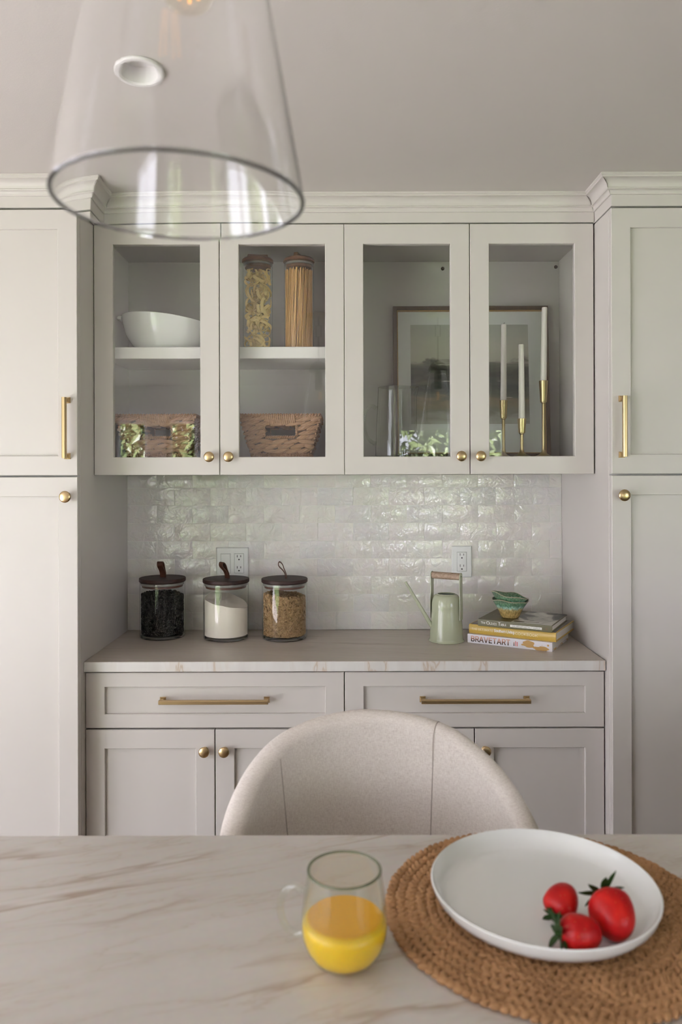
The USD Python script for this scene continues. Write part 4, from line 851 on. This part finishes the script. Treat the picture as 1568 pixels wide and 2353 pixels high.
# glass mug with orange juice
MX, MY = -.0010, .8520
t = thing('glass_mug', 'clear rounded glass mug with loop handle on the island', 'mug', (MX, MY, ZI))
op = [(0, 0), (.0235, 0), (.0270, .0012), (.0360, .0085), (.0430, .0190), (.0472, .0310), (.0485, .0440), (.0478, .0580), (.0455, .0760), (.0425, .0960), (.0415, .1035)]
ip = [(.0408, .1052), (.0396, .1042), (.0402, .0960), (.0430, .0760), (.0452, .0580), (.0459, .0440), (.0446, .0318), (.0405, .0205), (.0340, .0110), (.0240, .0055), (0, .0045)]
obj('glass_body', lathe(op + ip, 80), pane('mug_wall_glass', (.97, .98, .96), 0, None, edge=(.62, .64, .55)), t, smooth=50)
obj('rim', mov(lathe([(.0018 * math.cos(b) + .0406, .0014 * math.sin(b) + .1042) for b in np.linspace(0, 2 * PI, 14, endpoint=False)], 80, True), (0, 0, 0)), plain('mug_rim_glass', (.30, .33, .22), .08, transmission_weight=.65), t, smooth=True, label='greenish glass rim')
hd = spline([(-.0462, .006, .0760), (-.058, .010, .0800), (-.0700, .014, .0690), (-.0730, .015, .0500), (-.0660, .013, .0320), (-.0540, .009, .0265), (-.0466, .006, .0300)], 40)
obj('handle', tube(hd, .0044, 12), pane('mug_handle_glass', (.94, .955, .93), ior=1.7, edge=(.62, .63, .58)), t, smooth=40)
JZ = .0515
jp = [(0, .0030), (.0238, .0036), (.0352, .0100), (.0422, .0198), (.0464, .0315), (.0475, .0410), (.0468, JZ - .0050), (.0440, JZ - .0016)]
j = thing('orange_juice', 'yellow orange juice half filling the glass mug', 'juice', (MX, MY, ZI))
obj('juice_surface', mov(lathe([(0, 0), (.0412, 0), (.0416, .0003), (.0412, .0006), (0, .0006)], 64), (0, 0, JZ + .0003)), foam_mat, j, smooth=30, label='orange surface of the juice')
obj('juice_body', lathe(jp + [(.0418, JZ - .0001), (0, JZ + .0001)], 80), juice_mat, j, smooth=40)

# ------------------------------------------------------------------ upholstered counter stool behind the island
SXc, SYc, AX, BY = .068, 1.190, .262, .240; yaw = math.radians(-9)
t = thing('counter_stool', 'pale beige fabric counter stool with rounded tub back', 'stool', (SXc, SYc, 0), math.degrees(0))
hA = np.radians([0, 15, 35, 50, 65, 80, 100, 120, 140]); hZ = [1.0190, 1.0140, .9970, .9680, .9290, .8840, .8150, .7600, .7000]
from scipy.interpolate import PchipInterpolator
ht = PchipInterpolator(hA, hZ); z0s = .640; L = []
th = np.radians(np.linspace(-138, 138, 93)); TK = .042
def shell_ring(q):
    zt = float(ht(abs(q))); ring = []; ex = lambda k: (AX * k, BY * k)
    hgt = zt - z0s - TK / 2
    def P(offset, z):
        s = max(0.0, (z - z0s) / .38); k = .86 + .14 * min(1.1, s) ** .8
        a_, b_ = AX * k + offset, BY * k + offset; x, y = a_ * math.sin(q), b_ * math.cos(q)
        return (x * math.cos(-yaw) - y * math.sin(-yaw), x * math.sin(-yaw) + y * math.cos(-yaw), z)
    for s in np.linspace(0, 1, 9): ring.append(P(-TK / 2, z0s + hgt * s))
    for b in np.linspace(PI, 0, 9)[1:-1]: ring.append(P(TK / 2 * math.cos(b), z0s + hgt + TK / 2 * math.sin(b)))
    for s in np.linspace(1, 0, 9): ring.append(P(TK / 2, z0s + hgt * s))
    return ring
L = [shell_ring(q) for q in th]
obj('backrest', loops(L, cap0=True, cap1=True), fabric, t, smooth=60)
for qd in (-38, 31):
    rr_ = [shell_ring(math.radians(qd + b_)) for b_ in np.linspace(0, -7 if qd < 0 else 1.5, 16)]
    pts = np.array([rr_[i][i] for i in range(16)]); c = np.array([0, 0, 0]); nrm = pts.copy(); nrm[:, 2] = 0; nrm /= np.linalg.norm(nrm, axis=1, keepdims=True)
    pts = spline(pts[:(9 if qd < 0 else 16)], 60); obj('seam', tube(pts, .0010, 6), seam_mat, t, smooth=True, label='stitched vertical seam')
seat = loops([[(AX * k * .80 * math.sin(q), BY * k * .80 * math.cos(q), z) for q in np.linspace(0, 2 * PI, 48, endpoint=False)] for k, z in ((.02, .600), (.92, .600), (1.0, .612), (1.0, .650), (.95, .672), (.6, .682), (.02, .684))], cap0=True, cap1=True)
obj('seat', seat, fabric, t, smooth=50)
for sx in (-1, 1):
    for sy in (-1, 1):
        obj('leg', tube([(sx * .13, sy * .12, .602), (sx * .19, sy * .18, .0)], [.018, .011], 14), leg_wood, t, smooth=40)
obj('footrest', tube([(.162, -.152, .28), (.162, .152, .28), (-.162, .152, .28), (-.162, -.152, .28)], .007, 10, closed=True), bronze, t)

# ------------------------------------------------------------------ pendants over the island
fil = mat('filament', {'e': ('emission', {'color': (1.0, .50, .16), 'strength': 2.2})}, surface='e.emission')
def pendant(x, y, label):
    zr = 1.6885; r0, r1, zt = .1016, .0480, 2.000; th = .0028
    t = thing('pendant_lamp', label, 'pendant lamp', (x, y, CEIL)); Z = lambda z: z - CEIL
    obj('glass_shade', lathe([(r0, Z(zr)), (r0 + .0004, Z(zr) - .0012), (r0 - th - .0004, Z(zr) - .0012), (r0 - th, Z(zr)), (r1 - th, Z(zt)), (r1 - .001, Z(zt) + .004), (r1, Z(zt))], 96, True), shade_glass, t, smooth=40, label='clear tapered glass shade')
    obj('rim', lathe([(r0 - th / 2 + .0018 * math.cos(b), Z(zr) - .0012 + .0018 * math.sin(b)) for b in np.linspace(0, 2 * PI, 14, endpoint=False)], 96, True), plain('shade_rim_glass%d' % int(x > 0), (.93, .93, .94), .05, transmission_weight=1.0), t, smooth=True, label='greyer rolled glass rim')
    obj('cap', lathe([(0, Z(2.0035)), (r1 + .002, Z(2.0035)), (r1 + .003, Z(2.0060)), (r1 + .002, Z(2.022)), (.040, Z(2.040)), (.030, Z(2.050)), (.010, Z(2.060)), (0, Z(2.060))], 48), bronze, t, smooth=35)
    obj('socket', lathe([(0, Z(2.003)), (.019, Z(2.003)), (.019, Z(1.912)), (.016, Z(1.908)), (0, Z(1.908))], 32), bronze, t, smooth=35)
    BO = (.007, 0, 0) if x < 0 else (0, 0, 0)
    b = obj('bulb', mov(lathe([(.0120, Z(1.908)), (.0125, Z(1.898)), (.0190, Z(1.882)), (.0230, Z(1.868)), (.0222, Z(1.856)), (.0165, Z(1.8465)), (.008, Z(1.8425)), (0, Z(1.842))], 40), BO), bulb_glass, t, smooth=50)
    obj('filament', mov(cat([tube([(dx, dy, Z(1.853)), (dx * .6, dy * .6, Z(1.895))], .0011, 6) for dx, dy in ((.008, .003), (-.008, .003), (0, -.008), (.0, .008))]), BO), fil, b, label='glowing amber filament')
    obj('rod', tube([(0, 0, Z(2.060)), (0, 0, Z(2.190))], .005, 12), bronze, t, smooth=40); obj('rod', tube([(0, 0, Z(2.248)), (0, 0, Z(2.297))], .005, 12), bronze, t, smooth=40)
    obj('link', tube([(-.013, 0, Z(2.190)), (.013, 0, Z(2.190)), (.013, 0, Z(2.248)), (-.013, 0, Z(2.248))], .0032, 8, closed=True), bronze, t, label='rectangular link')
    obj('canopy', lathe([(0, -.0004), (.060, -.0004), (.062, -.003), (.062, -.010), (.058, -.0125), (0, -.0135)], 48), brass, t, smooth=30)
pendant(-.1335, .620, 'clear tapered glass pendant lamp hanging at the upper left')
pendant(.5000, .620, 'second glass pendant lamp over the island, mirrored in the framed print')

# ------------------------------------------------------------------ garden seen in reflections
struct('ground', pbox(-22, 22, -22, 14, -.40, -.25), lawn)
obj('lawn', pbox(-10, 12, -16, -3.1, -.2499, -.235), grass_mat, kind='structure')
def tree(x, y, h, r, n, matl, label, seed, low=.03):
    g = np.random.default_rng(seed); t = thing('garden_tree', label, 'tree', (x, y, -.25), group=None)
    obj('trunk', tube([(0, 0, 0), (.05, .02, h * .4), (0, .05, h * .85)], [.11, .08, .03], 10), bark, t, smooth=True)
    e = g.normal(size=(n, 3)); e /= np.linalg.norm(e, axis=1, keepdims=True); e *= g.uniform(.2, 1, n)[:, None] ** .6
    e *= 1 + .25 * (meshkit.noise(e * 3 + seed) - .5)[:, None]; P = np.c_[e[:, 0] * r, e[:, 1] * r, h * (.55 + low / 2) + e[:, 2] * h * (.45 - low / 2)]
    d = g.normal(size=(n, 3)) + (0, .7, .5); d /= np.linalg.norm(d, axis=1, keepdims=True); u = np.cross(d, g.normal(size=(n, 3))); u /= np.linalg.norm(u, axis=1, keepdims=True)
    s = g.uniform(.06, .115, n)[:, None]; w = np.cross(d, u)
    V = np.stack([P - u * s, P + w * s * .42 + d * s * .12, P + u * s, P - w * s * .42 + d * s * .12], 1).reshape(-1, 3); k = np.arange(n)[:, None] * 4
    F = np.vstack([np.hstack([k, k + 1, k + 2]), np.hstack([k, k + 2, k + 3])]); obj('foliage', (V, F), matl, t, kind='stuff')
for i, (x, y, h, r, lab) in enumerate(((-4.75, -6.2, 4.6, 1.0, 'dark garden tree farthest left outside the rear windows'), (-2.60, -5.9, 4.8, 1.0, 'light green garden tree outside the narrow rear windows'),
        (-.45, -6.4, 4.4, 1.0, 'dark garden tree between the rear windows'), (1.65, -5.8, 4.8, 1.0, 'light green garden tree outside the wide rear window'), (3.80, -6.3, 4.5, 1.0, 'dark garden tree farthest right outside the rear windows'),
        (-8.2, -2.2, 4.2, 1.3, 'light green garden tree beyond the left patio opening'), (-8.6, 1.2, 4.4, 1.3, 'dark garden tree beyond the left patio opening'))):
    tree(x, y, h, r, 5200, (leaf_b, leaf_a)[i % 2], lab, 100 + i)
